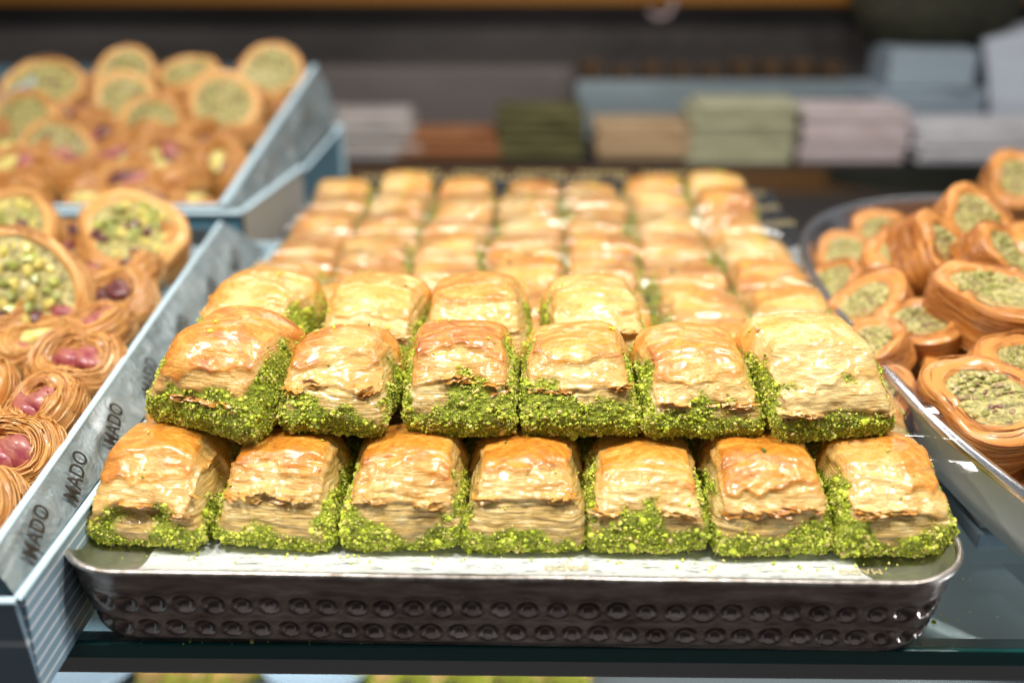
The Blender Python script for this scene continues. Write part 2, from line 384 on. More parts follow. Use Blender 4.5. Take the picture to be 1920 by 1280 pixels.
    nn = fn[idx]/(A[idx, None]+1e-20)
    pos = pos+nn*rng.uniform(-.0001, .00055, (ngr, 1)); size = np.clip(rng.lognormal(math.log(.00034), .46, ngr), .00014, .0011)*gsize
    pos[:, 2] = np.maximum(pos[:, 2], size*.5)
    tint = np.clip(rng.normal(.56, .26, ngr)+.25*(cl[idx]-.5), .06, .95); r = rng.uniform(size=ngr); tint[r < .07] = rng.uniform(.93, 1., (r < .07).sum()); tint[(r > .07) & (r < .12)] = rng.uniform(0, .08, ((r > .07) & (r < .12)).sum())
    if hi:
        size = size*np.where(rng.uniform(size=ngr) < .78, .62, 1.12); sm = size < .00030
        g1 = grains(rng, pos[sm], size[sm]*1.15, tint[sm], False); g2 = grains(rng, pos[~sm], size[~sm], tint[~sm], True)
        GV = np.concatenate([g1[0], g2[0]]); GF = np.concatenate([g1[1], g2[1]+len(g1[0])]); GA = np.concatenate([g1[2], g2[2]])
    else: GV, GF, GA = grains(rng, pos, size, tint, hi)
    gr = mk('pistachio_crumbs', GV, GF, m_grain, {'tint': GA}, smooth=False)
    # curled phyllo shards along the broken skin edge
    sh = []
    if hi:
        cand = np.where((fe > .55) & (np.abs(N[:, 0]) < .6))[0]
        if len(cand):
            for k in rng.choice(cand, min(15, len(cand)), replace=False):
                o = V[k]; nrm = N[k]; tx = np.cross(nrm, (0, 0, 1.)); tx /= np.linalg.norm(tx)+1e-9; dn = np.cross(tx, nrm)
                if dn[2] > 0: dn = -dn
                Lx = rng.uniform(.0015, .0045); Ly = rng.uniform(.0008, .002); nu, nv2 = 7, 4
                uu, vv = np.meshgrid(np.linspace(-1, 1, nu), np.linspace(0, 1, nv2), indexing='ij')
                rag = 1-.5*rng.uniform(size=nu)[:, None]
                S = o+nrm*.0001+tx*(uu*Lx)[..., None]+dn*(vv*Ly*rag)[..., None]+nrm*((vv**2)*.0010*rng.uniform(.2, 1)+.00025*rng.normal(size=(nu, nv2)))[..., None]-nrm*(.0007*uu**2)[..., None]
                S = S.reshape(-1, 3); S2 = S-nrm*.00012; q = grid(nu, nv2)
                sh.append((np.concatenate([S, S2]), np.concatenate([q, q[:, ::-1]+len(S)])))
    fl = None
    if sh:
        v, f_, _ = merge(sh); nn_ = len(v)
        fl = mk('phyllo_flakes', v, f_, m_phyllo, {'green': np.zeros(nn_), 'skin': np.ones(nn_), 'tone': np.full(nn_, tone-.12)})
    return body, gr, fl

def place_baklava(meshes, label, loc, rz=0, rx=0, ry=0, s=(1, 1, 1), group=None):
    o = thing('baklava', label, 'baklava', loc, (rx, ry, rz), group); o.scale = s
    mobj('baklava_body', meshes[0], o); mobj('pistachio_crumbs', meshes[1], o, kind='stuff')
    if meshes[2]: mobj('phyllo_flakes', meshes[2], o, kind='stuff')
    return o

TRAY_YAW = R(-1.3); TX, TY = .0015, .248      # yaw pivot: middle of the front rim
def tw(x, y):   # tray plan coordinates to world
    dx, dy = x-TX, y-TY; c, s = math.cos(TRAY_YAW), math.sin(TRAY_YAW)
    return TX+dx*c-dy*s, TY+dx*s+dy*c
ZF = .0207
ORD = ['first', 'second', 'third', 'fourth', 'fifth', 'sixth', 'seventh', 'eighth', 'ninth', 'tenth']
G_LOW = 'baklava squares of the bottom layer'; G_UP = 'baklava squares stacked on the film'
# ---- front row, bottom layer
front = [
 (dict(line=.52, arch=.16, gl=.46, gside=.5, tone=.42, cave=.0042, top=.006, lam=.5, droop=.24, ngr=2800), 'leftmost baklava square of the front row, pale fold arching over a hollow', R(-7), -.1165),
 (dict(line=.66, arch=.10, gl=.46, gside=.9, tone=.52, lam=1.8, flute=1., droop=.2, top=.008), 'front row baklava square second from left, many fine fluted layers above a green base', R(-2), -.0765),
 (dict(line=.62, arch=.10, gl=.50, gside=1., tone=.56, lam=1.6, flute=1.1, droop=.16, top=.008), 'front row baklava square third from left, brown streaked face and scooped green base', 0, -.0365),
 (dict(line=.70, arch=.06, gl=.44, gside=.6, tone=.5, lam=1.6, flute=.8, droop=.12, top=.012), 'middle baklava square of the front row, orange cap over translucent grey layers', 0, .0025),
 (dict(line=.60, arch=.08, gl=.62, gside=1.8, tone=.5, lam=1.2, flute=.7, droop=.12, top=.02, ngr=3600), 'front row baklava square fifth from left with the thickest band of green crumbs', R(1), .0418),
 (dict(line=.58, arch=.08, gl=.44, gside=1.4, tone=.6, lam=1.6, flute=.6, droop=.14, top=.012), 'front row baklava square sixth from left, grey streaked layers and ragged yellow-green foot', R(3), .0815),
 (dict(line=.60, arch=.06, gl=.56, gside=1.4, tone=.45, lam=1.1, droop=.15, top=.02, ngr=2800), 'golden baklava square at the right end of the front row beside the tray corner', R(5), .1196),
]
for i, (kw, lab, rz, x) in enumerate(front):
    ms = baklava(11+i, **kw); X, Y = tw(x, .2885)
    place_baklava(ms, lab, (X, Y, ZF), rz+TRAY_YAW, ry=R([-2, 1, -1.5, .5, -1, 1.5, 1][i]), s=(1, 1, [1.02, .98, 1.03, 1., .97, 1.04, 1.][i]), group=G_LOW)
# ---- upper layer, row A
ZU = .0495
rowA = [
 (dict(a=.0215, b=.0215, line=.50, arch=.05, gl=.72, gside=1.3, tone=.62, lam=.6, wrink=.8, patch=1., droop=.16, crown=.14, ngr=3600, H=.0285), 'glossy orange baklava square, leftmost of the upper row, crumbed right side showing', R(-21), -.0985, .3130, 0),
 (dict(a=.0180, line=.60, arch=.12, gl=.52, gside=.8, tone=.66, lam=.9, droop=.26, top=.01, ngr=2300), 'upper row baklava square second from left, narrow with a torn orange fold over dark layers', R(-4), -.0595, .3125, 0),
 (dict(a=.0190, line=.66, arch=.16, gl=.68, gside=1.3, tone=.72, lam=.9, droop=.2, top=.012, patch=.7, ngr=2900), 'upper row baklava square third from left, arched orange crust over a wide green patch', R(0), -.0187, .3130, 0),
 (dict(a=.0195, line=.62, arch=.08, gl=.66, gside=1.4, tone=.62, lam=.7, droop=.2, top=.015, patch=.8, ngr=2900), 'upper row baklava square fourth from left, golden cap and speckled green lower half', R(2), .0222, .3135, 0),
 (dict(a=.0198, line=.52, arch=.04, gl=.62, gside=1.4, tone=.46, lam=.7, droop=.22, top=.02, patch=.5, wrink=.6, ngr=2900), 'upper row baklava square fifth from left, smooth pale golden top and low green band', R(5), .0607, .3130, R(1)),
 (dict(a=.0215, b=.0215, line=.42, arch=.04, gl=.60, gside=1.2, tone=.22, lam=.8, droop=.26, top=.02, patch=.6, wrink=1.1, ngr=3000, H=.0285), 'large cream coloured baklava square at the right end of the upper row', R(13), .1012, .3150, R(3)),
]
for i, (kw, lab, rz, x, y, ry) in enumerate(rowA):
    ms = baklava(31+i, **kw); X, Y = tw(x, y+.0008)
    place_baklava(ms, lab, (X, Y, ZU), rz+TRAY_YAW, rx=R([3, -1, 1, 0, 2, 4][i]), ry=ry, s=(1, 1, [1.02, .96, 1.03, 1., .98, 1.03][i]), group=G_UP)
rowB = [
 (dict(a=.0205, line=.52, arch=.05, gl=.75, gside=1.2, tone=.40, patch=1., lam=.8, ngr=2200), 'baklava square behind the glossy left one, bright crumbs across its front', R(-17), -.1030, .3680),
 (dict(a=.0195, line=.55, arch=.05, gl=.55, gside=1.2, tone=.30, lam=.8, ngr=1700, top=.02), 'pale smooth baklava square second from left in the rear upper row', R(-7), -.0560, .3660),
 (dict(a=.0200, line=.62, arch=.05, gl=.40, gside=1.4, tone=.52, lam=1., ngr=1500, top=.02), 'baklava square third from left in the rear upper row with an amber broken front', R(-1), -.0150, .3660),
 (dict(a=.0195, line=.6, arch=.05, gl=.40, gside=1.9, tone=.42, lam=1., ngr=1500, top=.02), 'rightmost baklava square of the rear upper row, wrinkled gold above layered edge', R(4), .0300, .3650),
]
for i, (kw, lab, rz, x, y) in enumerate(rowB):
    ms = baklava(51+i, n=44, **kw); X, Y = tw(x, y)
    place_baklava(ms, lab, (X, Y, ZU+.0003), rz+TRAY_YAW, group=G_UP)
# ---- remaining rows of the bottom layer (defocused): eight shapes reused
rnd = random.Random(5)
protos = [baklava(71+k, n=26, line=.52, line2=.2, gl=.46+.06*(k % 3), gside=1.5, tone=[.45,.6,.38,.52,.42,.62,.3,.5][k], ngr=1700, hi=False, top=.06, gsize=1.4, slope=.55, droop=.08, b=.0193, crown=.05, taper=.10, H=.0262+.0008*(k % 3)) for k in range(8)]
for r in range(1, 9):
    for c in range(7):
        x = -.1185+.0402*c+rnd.uniform(-.001, .001); y = .2935+.0436*r+rnd.uniform(-.001, .001)
        if r == 1 and c == 6: x += .002
        X, Y = tw(x, y)
        side = ['left end', 'second from left', 'third from left', 'middle', 'third from right', 'second from right', 'right end'][c]
        lab = 'baklava square, %s in the %s bottom row from the front' % (side, ORD[r])
        if r == 8: lab = 'baklava square, %s in the rearmost row by the dark film' % side
        place_baklava(protos[rnd.randrange(8)], lab, (X, Y, ZF+(.004 if (r >= 7 and c in (1, 5, 6)) else 0)), TRAY_YAW+R(rnd.uniform(-6, 6)), rx=R(rnd.uniform(-3, 4)), ry=R(rnd.uniform(-4, 4)), s=(rnd.uniform(.95, 1.04), rnd.uniform(.94, 1.0), rnd.uniform(.94, 1.12)), group=G_LOW)

# ================================================================== tray
def rrect(hx, hy, r, n_arc, step):
    """closed rounded rectangle centreline: points + outward normals"""
    pts = []; nr = []
    cs = [(hx-r, -hy+r, -90), (hx-r, hy-r, 0), (-hx+r, hy-r, 90), (-hx+r, -hy+r, 180)]
    for k, (cx, cy, a0) in enumerate(cs):
        for j in range(n_arc+1):
            a = R(a0+90*j/n_arc); pts.append((cx+r*math.cos(a), cy+r*math.sin(a))); nr.append((math.cos(a), math.sin(a)))
        nx = cs[(k+1) % 4]; a = R(a0+90)
        ex = (nx[0]+r*math.cos(a), nx[1]+r*math.sin(a)); sx = pts[-1]; Ls = math.dist(ex, sx); m = int(Ls/step)
        for j in range(1, m):
            f = j/m; pts.append((sx[0]*(1-f)+ex[0]*f, sx[1]*(1-f)+ex[1]*f)); nr.append((math.cos(a), math.sin(a)))
    return np.array(pts), np.array(nr)
tray = thing('baking_tray', 'dark dimpled tin tray with rounded corners carrying the stacked baklava', 'tray', (*tw(TX-.0030, TY+.2300), 0), (0, 0, TRAY_YAW))
hx, hy = .1411, .232
pts, nr = rrect(hx, hy, .024, 26, .0008)
dist = np.concatenate([[0], np.cumsum(np.linalg.norm(np.diff(pts, axis=0), axis=1))])
nz = 64; zz = np.linspace(0, 1, nz)
Z0, Z1 = -.0024, .0288
off = -.0062*(1-zz)**1.2-.0012*np.exp(-(zz/.06)**2)       # flare
z = Z0+(Z1-Z0)*zz
P = np.zeros((len(pts), nz, 3)); D = dist[:, None]+0*z; ZZ = z[None, :]+0*D
pit = .00885
dm = 0
for zc, sh in ((.0158, 0), (.0052, .5)):
    ph = ((D/pit+sh) % 1)-.5
    jx = .10*vn(np.floor(D/pit+sh), 0*D, 0*D, int(zc*1e5)); jr = 1+.12*vn(np.floor(D/pit+sh), 0*D, 0*D+5, int(zc*1e5))
    rr = np.sqrt(((ph-jx)*pit)**2+(ZZ-zc-.0006*vn(np.floor(D/pit+sh), 0*D+2, 0*D, 3))**2)/(.0037*jr)
    dm = dm-.0027*np.clip(1-rr**2, 0, 1)+.0003*np.exp(-((rr-1.12)/.16)**2)
dm = dm+.0002*fb(D*60, ZZ*200, 0*D, 5)+.00025*np.exp(-((ZZ-.0105)/.0008)**2)
oo = off[None, :]+dm
P[:, :, 0] = pts[:, 0:1]+nr[:, 0:1]*oo; P[:, :, 1] = pts[:, 1:2]+nr[:, 1:2]*oo; P[:, :, 2] = ZZ
mobj('outer_wall', mk('outer_wall', P.reshape(-1, 3), grid(len(pts), nz, True), m_tin), tray)
ps, ns = rrect(hx, hy, .024, 26, .004)
def sweep(profile, closed_prof, mat, name, jit=0.):
    n = len(profile); V = np.zeros((len(ps), n, 3)); d = np.arange(len(ps))
    for j, (o, zc) in enumerate(profile):
        V[:, j, 0] = ps[:, 0]+ns[:, 0]*o; V[:, j, 1] = ps[:, 1]+ns[:, 1]*o; V[:, j, 2] = zc+jit*vn(ps[:, 0]*40, ps[:, 1]*40, 0*d, 3)
    return mobj(name, mk(name, V.reshape(-1, 3), grid(len(ps), n, True, closed_prof), mat), tray)
sweep([(.0004+.0011*math.cos(a), .0291+.0010*math.sin(a)) for a in np.linspace(0, 2*math.pi, 12, endpoint=False)], True, m_rim, 'rim', .0003)
sweep([(-.0008, .0287), (-.0020, .0270), (-.0034, .0240), (-.0055, .0215), (-.009, .0203), (-.014, .0202)], False, m_inner, 'inner_wall')
V = np.zeros((len(ps), 2, 3)); V[:, 0, :2] = ps-ns*.0135; V[:, 0, 2] = .0202; V[:, 1, 2] = .0202
mobj('tray_floor', mk('tray_floor', V.reshape(-1, 3), grid(len(ps), 2, True), m_inner), tray)
V = np.zeros((len(ps), 2, 3)); V[:, 0, :2] = ps-ns*.0073; V[:, 0, 2] = -.0024; V[:, 1, 2] = -.0024
mobj('tray_underside', mk('tray_underside', V.reshape(-1, 3), grid(len(ps), 2, True)[:, ::-1], m_tin), tray)

# ---- silver liner sheet in the tray, creased, visible along the front lip
nu, nv_ = 260, 40
u, v = np.meshgrid(np.linspace(-.119, .112, nu), np.linspace(0, 1, nv_), indexing='ij')
y = .2505+v*.052; zl_ = .0212+.0060*np.exp(-((y-.2500)/.0050)**1.2)+.00035*fb(u*90, y*200, 0*u, 3)
xl = u*(1-.03*(1-v)+.02*vn(v*6, 0*v, np.sign(u), 3)*(np.abs(u) > .09)); X = TX+(xl-TX)*math.cos(TRAY_YAW)-(y-TY)*math.sin(TRAY_YAW); Yw = TY+(xl-TX)*math.sin(TRAY_YAW)+(y-TY)*math.cos(TRAY_YAW)
m_foil = M('white_silver_liner', (.66,.68,.70), .28, .25); t = T(m_foil)
t.l(t.bump(t.noise(t.co((250, 500, 250)), 1, 4, .6, 1), .35, .0006), t.p.inputs['Normal'])
t.l(t.ramp(t.noise(t.co((160, 900, 160)), 1, 4), [(.33, (.22,.23,.25)), (.40, (.72,.74,.76)), (.7, (.86,.88,.90))]), t.p.inputs['Base Color'])
liner = thing('tray_liner', 'white silvery liner sheet under the front row of baklava', 'liner sheet')
mobj('sheet', mk('sheet', np.stack([X, Yw, zl_], -1).reshape(-1, 3), grid(nu, nv_), m_foil), liner)
def text(name, body, size, mat, parent, mtx, extr=.00004, bold=0.):
    cu = bpy.data.curves.new(name, 'FONT'); cu.body = body; cu.size = size; cu.extrude = extr; cu.align_x = 'CENTER'; cu.offset = bold; cu.space_character = 1.05
    to = bpy.data.objects.new(name, cu); C.objects.link(to); dg = bpy.context.evaluated_depsgraph_get(); dg.update()
    me = bpy.data.meshes.new_from_object(to.evaluated_get(dg)); bpy.data.objects.remove(to); me.materials.clear(); me.materials.append(mat)
    o = mobj(name, me, parent); o.matrix_local = mtx; return o
def basis(o, ex, ey):
    ex = Vector(ex).normalized(); ey = Vector(ey).normalized(); ez = ex.cross(ey).normalized(); ey = ez.cross(ex)
    m = Matrix((ex, ey, ez)).transposed().to_4x4(); m.translation = Vector(o); return m
for x, s in ((.0165, 1), (.1085, 1)):
    X, Y = tw(x, .2622)
    text('lettering', 'MADO', .0044, m_gold, liner, basis((X, Y, .0222), (-1, 0, 0), (0, -1, .08)))

# ================================================================== films
def filmsheet(name, label, x0, x1, y0, y1, zfun, nx=130, ny=110, mat=m_film):
    u, v = np.meshgrid(np.linspace(0, 1, nx), np.linspace(0, 1, ny), indexing='ij')
    x = x0+(x1-x0)*u+.002*vn(v*9, 0*v, 0*v, 7)*(u > .97); y = y0+(y1-y0)*v
    y = y+(.0022*np.sin(u*11+1)+.0015*vn(u*14, 0*u, 0*u, 9))*(1-v)**6
    z = zfun(x, y); dx, dy = x-TX, y-TY; c, s = math.cos(TRAY_YAW), math.sin(TRAY_YAW)
    V = np.stack([TX+dx*c-dy*s, TY+dx*s+dy*c, z], -1).reshape(-1, 3)
    o = mobj(name, mk(name, V, grid(nx, ny), mat)); prop(o, label, 'plastic film'); return o
def zf1(x, y):
    cell = np.abs(((x+.1382)/.0402) % 1-.5)*2        # sags between squares
    f = ss(.300-y, 0, .012)
    return .0490-.0006*cell**3-.0022*f+.0004*vn(x*90, y*90, 0*x, 4)
filmsheet('film_sheet', 'clear plastic film under the upper layer of baklava, wavy front edge showing', -.1240, .1500, .2835, .392, zf1)
def zf2(x, y):
    cx = np.abs(((x+.1381)/.0402) % 1-.5)*2; cy = np.abs(((y-.2717)/.0436) % 1-.5)*2
    w = vn(x*30, y*30, 0*x, 3)
    rid = (1-np.abs(vn(x*26+w, y*48+w, 0*x, 11)))**4
    big = (1-np.abs(vn(x*9+.3*w, y*20+w*.5, 0*x, 19)))**3
    return .0500+.0030*vn(x*14, y*14, 0*x, 12)-.0018*cx**3-.0022*cy**4+.0016*rid+.0045*big+.0005*vn(x*70, y*120, 0*x, 14)
f2 = filmsheet('film_sheet', 'crinkled clear plastic film lying over the rear rows of baklava, catching white glare', -.1330, .1420, .3935, .620, zf2, 200, 200)

# dark printed film under the back end of the tray
df = thing('printed_film', 'black plastic film with gold print sticking out behind the rear baklava rows', 'plastic film')
nu, nv_ = 60, 30
u, v = np.meshgrid(np.linspace(0, 1, nu), np.linspace(0, 1, nv_), indexing='ij')
x = -.134+.300*u; y = .560+.158*v-.045*np.clip(u-.72, 0, 1)**2*12*v; z = .0305+.0045*ss(v, .5, 1)+.0022*fb(x*40, y*40, 0*x, 21)
z = np.where(u > .93, z+.004*(u-.93)/.07, z)
y = np.minimum(y, .722-.9*np.clip(x-.125, 0, 1)**1.2*3); X, Y = tw(x, y)
X, Y = TX+(x-TX)*math.cos(TRAY_YAW)-(y-TY)*math.sin(TRAY_YAW), TY+(x-TX)*math.sin(TRAY_YAW)+(y-TY)*math.cos(TRAY_YAW)
mobj('sheet', mk('sheet', np.stack([X, Y, z], -1).reshape(-1, 3), grid(nu, nv_), m_black_film), df)
k = 0
for yy in (.688, .705):
    for xx in (-.10, -.055, -.01, .035, .08, .115):
        X, Y = tw(xx+(.02 if yy > .7 else 0), yy-(.02 if xx > .1 else 0)); text('lettering', 'MADO', .011, m_gold, df, basis((X, Y, .0400), (1, 0, 0), (0, 1, .1)), .0001)
for xx, yy in ((.148, .655), (.150, .62), (.152, .585)):
    X, Y = tw(xx, yy); text('lettering', 'MADO', .009, m_gold, df, basis((X, Y, .0385), (.9, .2, 0), (0, 1, .1)), .0001)

# loose crumbs
rng = np.random.default_rng(3)
n = 70; px = rng.uniform(-.125, .128, n); py = .262-.006*rng.uniform(size=n)**1.5+.004; pos = np.array([[*tw(a, b_), .0222] for a, b_ in zip(px, py)])
GV, GF, GA = grains(rng, pos, rng.uniform(.0002, .0006, n), rng.uniform(.2, 1, n))
o = mobj('loose_crumbs', mk('loose_crumbs', GV, GF, m_grain, {'tint': GA}, smooth=False), kind='stuff'); prop(o, 'loose green pistachio crumbs fallen along the front lip of the tray', 'crumbs')
ex_ = [(rng.uniform(.14, .21), rng.uniform(.262, .31), -.0028) for _ in range(22)]+[(rng.uniform(-.125, .13), rng.uniform(.2545, .2565), -.0028) for _ in range(30)]
pos = np.array(ex_+[(.1385, .2650, -.0024), (.1425, .269, -.0026), (-.083, .2555, -.0024), (-.078, .2555, -.0026), (.048, .2550, -.0026), (-.0905, .2560, -.0026), (.19, .30, -.0026)])
GV, GF, GA = grains(rng, pos, np.concatenate([rng.uniform(.0001, .0003, 52), [.0008, .0004, .0007, .0005, .0005, .0005, .0005]]), np.concatenate([rng.uniform(.3, 1, 52), [.4, .9, .9, .6, .9, .5, .5]]))
o = mobj('loose_crumbs', mk('loose_crumbs', GV, GF, m_grain, {'tint': GA}, smooth=False), kind='stuff'); prop(o, 'few stray pistachio crumbs on the glass shelf beside the tray', 'crumbs')

# ================================================================== glass shelf and case
gs = thing('glass_shelf', 'thick glass display shelf with a dark teal front edge under the trays', 'shelf', (0, .2555, -.0027), (0, 0, R(-.75)))
o = bevbox('glass_pane', (-.75, 0, -.0062), (.75, .66, -.0004), m_glass, .0004, gs)
o = bevbox('front_edge', (-.75, -.0022, -.0064), (.75, -.0003, -.0003), m_edge, .0005, gs)
rail = thing('shelf_rail', 'grey metal rail under the front edge of the glass shelf', 'rail', (0, .2560, -.0027), (0, 0, R(-.75)))
bevbox('bar', (-.75, .0, -.0150), (.75, .012, -.0068), m_steel2, .0012, rail)
# under-shelf
m_dark = M('dark_case_panel', (.012,.014,.016), .35)
def struct(o, k='structure'): o['kind'] = k; return o
o = bevbox('lower_shelf', (-1.2, .35, -.262), (1.2, 1.0, -.256), M('lower_shelf_grey', (.22,.26,.28), .3, .3), .001); prop(o, 'grey lower shelf seen below the glass shelf edge', 'shelf')
def plate(x, y, rx_, label):
    t_ = thing('plate', label, 'plate', (x, y, -.2555)); nr_ = 40
    prof = [(0, .002), (.6, .002), (.8, .004), (1, .016), (.99, .018), (.8, .007), (0, .005)]
    V = np.array([[(rx_*r*math.cos(a), .6*rx_*r*math.sin(a), z) for r, z in prof] for a in np.linspace(0, 2*math.pi, nr_, endpoint=False)])
    mobj('dish', mk('dish', V.reshape(-1, 3), grid(nr_, len(prof), True), M('pale_blue_glaze', (.45,.62,.78), .25)), t_)
plate(-.31, .52, .065, 'blurred pale blue plate on the lower shelf at the far left')
plate(-.128, .515, .035, 'blurred pale blue plate on the lower shelf between yellow pastries')
for i in range(9):
    x = -.225+.0125*i if i < 4 else -.085+.03*(i-4)
    ms = protos[i % 8]; place_baklava(ms, 'yellow pastry on the lower shelf below the rail, %s from the left' % ORD[i], (x, .53, -.2555), R(10*i), group='pastries on the lower shelf')

# ================================================================== shredded pastries
def strands(rng, n, pathf, rad, seg=22):
    out = []
    for k in range(n):
        p = pathf(rng, seg); tn = np.gradient(p, axis=0); tn /= np.linalg.norm(tn, axis=1, keepdims=True)+1e-12
        up = np.tile((.1, .2, 1.), (seg, 1)); s_ = np.cross(tn, up); s_ /= np.linalg.norm(s_, axis=1, keepdims=True)+1e-12; q = np.cross(s_, tn)
        a = np.linspace(0, 2*math.pi, 4, endpoint=False); r = rad*rng.uniform(.7, 1.3)
        V = p[:, None]+r*(np.cos(a)[None, :, None]*s_[:, None]+np.sin(a)[None, :, None]*q[:, None])
        out.append((V.reshape(-1, 3), grid(seg, 4, False, True), np.full(seg*4, rng.uniform(.2, 1))))
    return out
def nut(rng, L, w, mat, name='pistachio'):
    nu, nv_ = 14, 10
    u, v = np.meshgrid(np.linspace(0, 2*math.pi, nu, endpoint=False), np.linspace(0, math.pi, nv_), indexing='ij')
    x = np.sin(v)*np.cos(u)*w*(1-.25*np.cos(v)); y = np.cos(v)*L; z = np.sin(v)*np.sin(u)*w*.85
    z = z-.12*w*np.exp(-(x/(w*.18))**2)*(z > 0)
    V = np.stack([x, y, z], -1).reshape(-1, 3); V += .22*w*vn(V[:, 0]*300, V[:, 1]*300, V[:, 2]*300, int(rng.integers(99)))[:, None]*np.array([1, .6, 1]); V[:, 0] *= 1+.25*np.sign(V[:, 1])*np.abs(V[:, 1]/L)**1.5
    return mk(name, V, grid(nu, nv_, True), mat)
NUTS = [[nut(np.random.default_rng(k), .0072, .0042, m) for k in range(2)] for m in m_nut]
CH = []
for mi_, m in enumerate(m_nut):
    for k in range(3):
        r_ = np.random.default_rng(40+k); V = ICOV*(1+r_.uniform(-.2, .2, (12, 1)))*np.array([.0024, .0017, .0013]); CH.append(mk('pistachio_piece', V, ICOF, m, smooth=False))
def nest_mesh(seed, Rm=.0088, rm=.0047, mat=m_dough):
    rng = np.random.default_rng(seed); nu, nv_ = 84, 44
    u, v = np.meshgrid(np.linspace(0, 2*math.pi, nu, endpoint=False), np.linspace(0, 2*math.pi, nv_, endpoint=False), indexing='ij')
    gv = vn(v*7+np.sin(u)*1.2+seed, u*.9, 0*u, seed)*.6+vn(v*15+np.sin(u+1)*2, u*1.6, 0*u, seed+1)*.4
    r = rm*(1+.10*vn(np.cos(u)*2, np.sin(u)*2, 0*u, seed))+.0006*gv
    hh = 1.35
    RR = Rm*(1+.17*np.cos(u*2+seed)); x = (RR+r*np.cos(v))*np.cos(u); y = (RR+r*np.cos(v))*np.sin(u); z = rm*hh+r*hh*np.sin(v)+.0026*np.sin(u+seed)+.0012*np.sin(3*u+seed)
    V = np.stack([x, y, z], -1).reshape(-1, 3); A = (.5+.5*gv).ravel()
    ring = mk('dough_ring', V, grid(nu, nv_, True, True), mat, {'strand': A})
    def pf(rg, seg):
        a0 = rg.uniform(0, 6.28); L = rg.uniform(1.2, 4.5); uu = np.linspace(a0, a0+L, seg); v0 = rg.uniform(-.9, 2.9); vv = v0+rg.uniform(-.7, .7)*np.linspace(0, 1, seg)+.15*np.sin(uu*3)
        q = rm*1.08+.0002*rg.uniform()+.0006*np.clip(np.abs(np.linspace(-1, 1, seg))-.8, 0, 1)*5*rg.uniform()
        RR = Rm*(1+.17*np.cos(uu*2+seed)); return np.stack([(RR+q*np.cos(vv))*np.cos(uu), (RR+q*np.cos(vv))*np.sin(uu), rm*hh+q*hh*np.sin(vv)+.0026*np.sin(uu+seed)+.0012*np.sin(3*uu+seed)], -1)
    sv, sf, sa = merge(strands(rng, 80, pf, .00022)); st = mk('dough_strands', sv, sf, mat, {'strand': sa})
    V2 = np.array([(Rm*math.cos(a), Rm*math.sin(a), .003) for a in np.linspace(0, 6.283, 16, endpoint=False)]+[(0, 0, .0028)])
    return ring, st, mk('dough_base', V2, np.array([(i, (i+1) % 16, 16) for i in range(16)]), mat, {'strand': np.full(17, .4)})
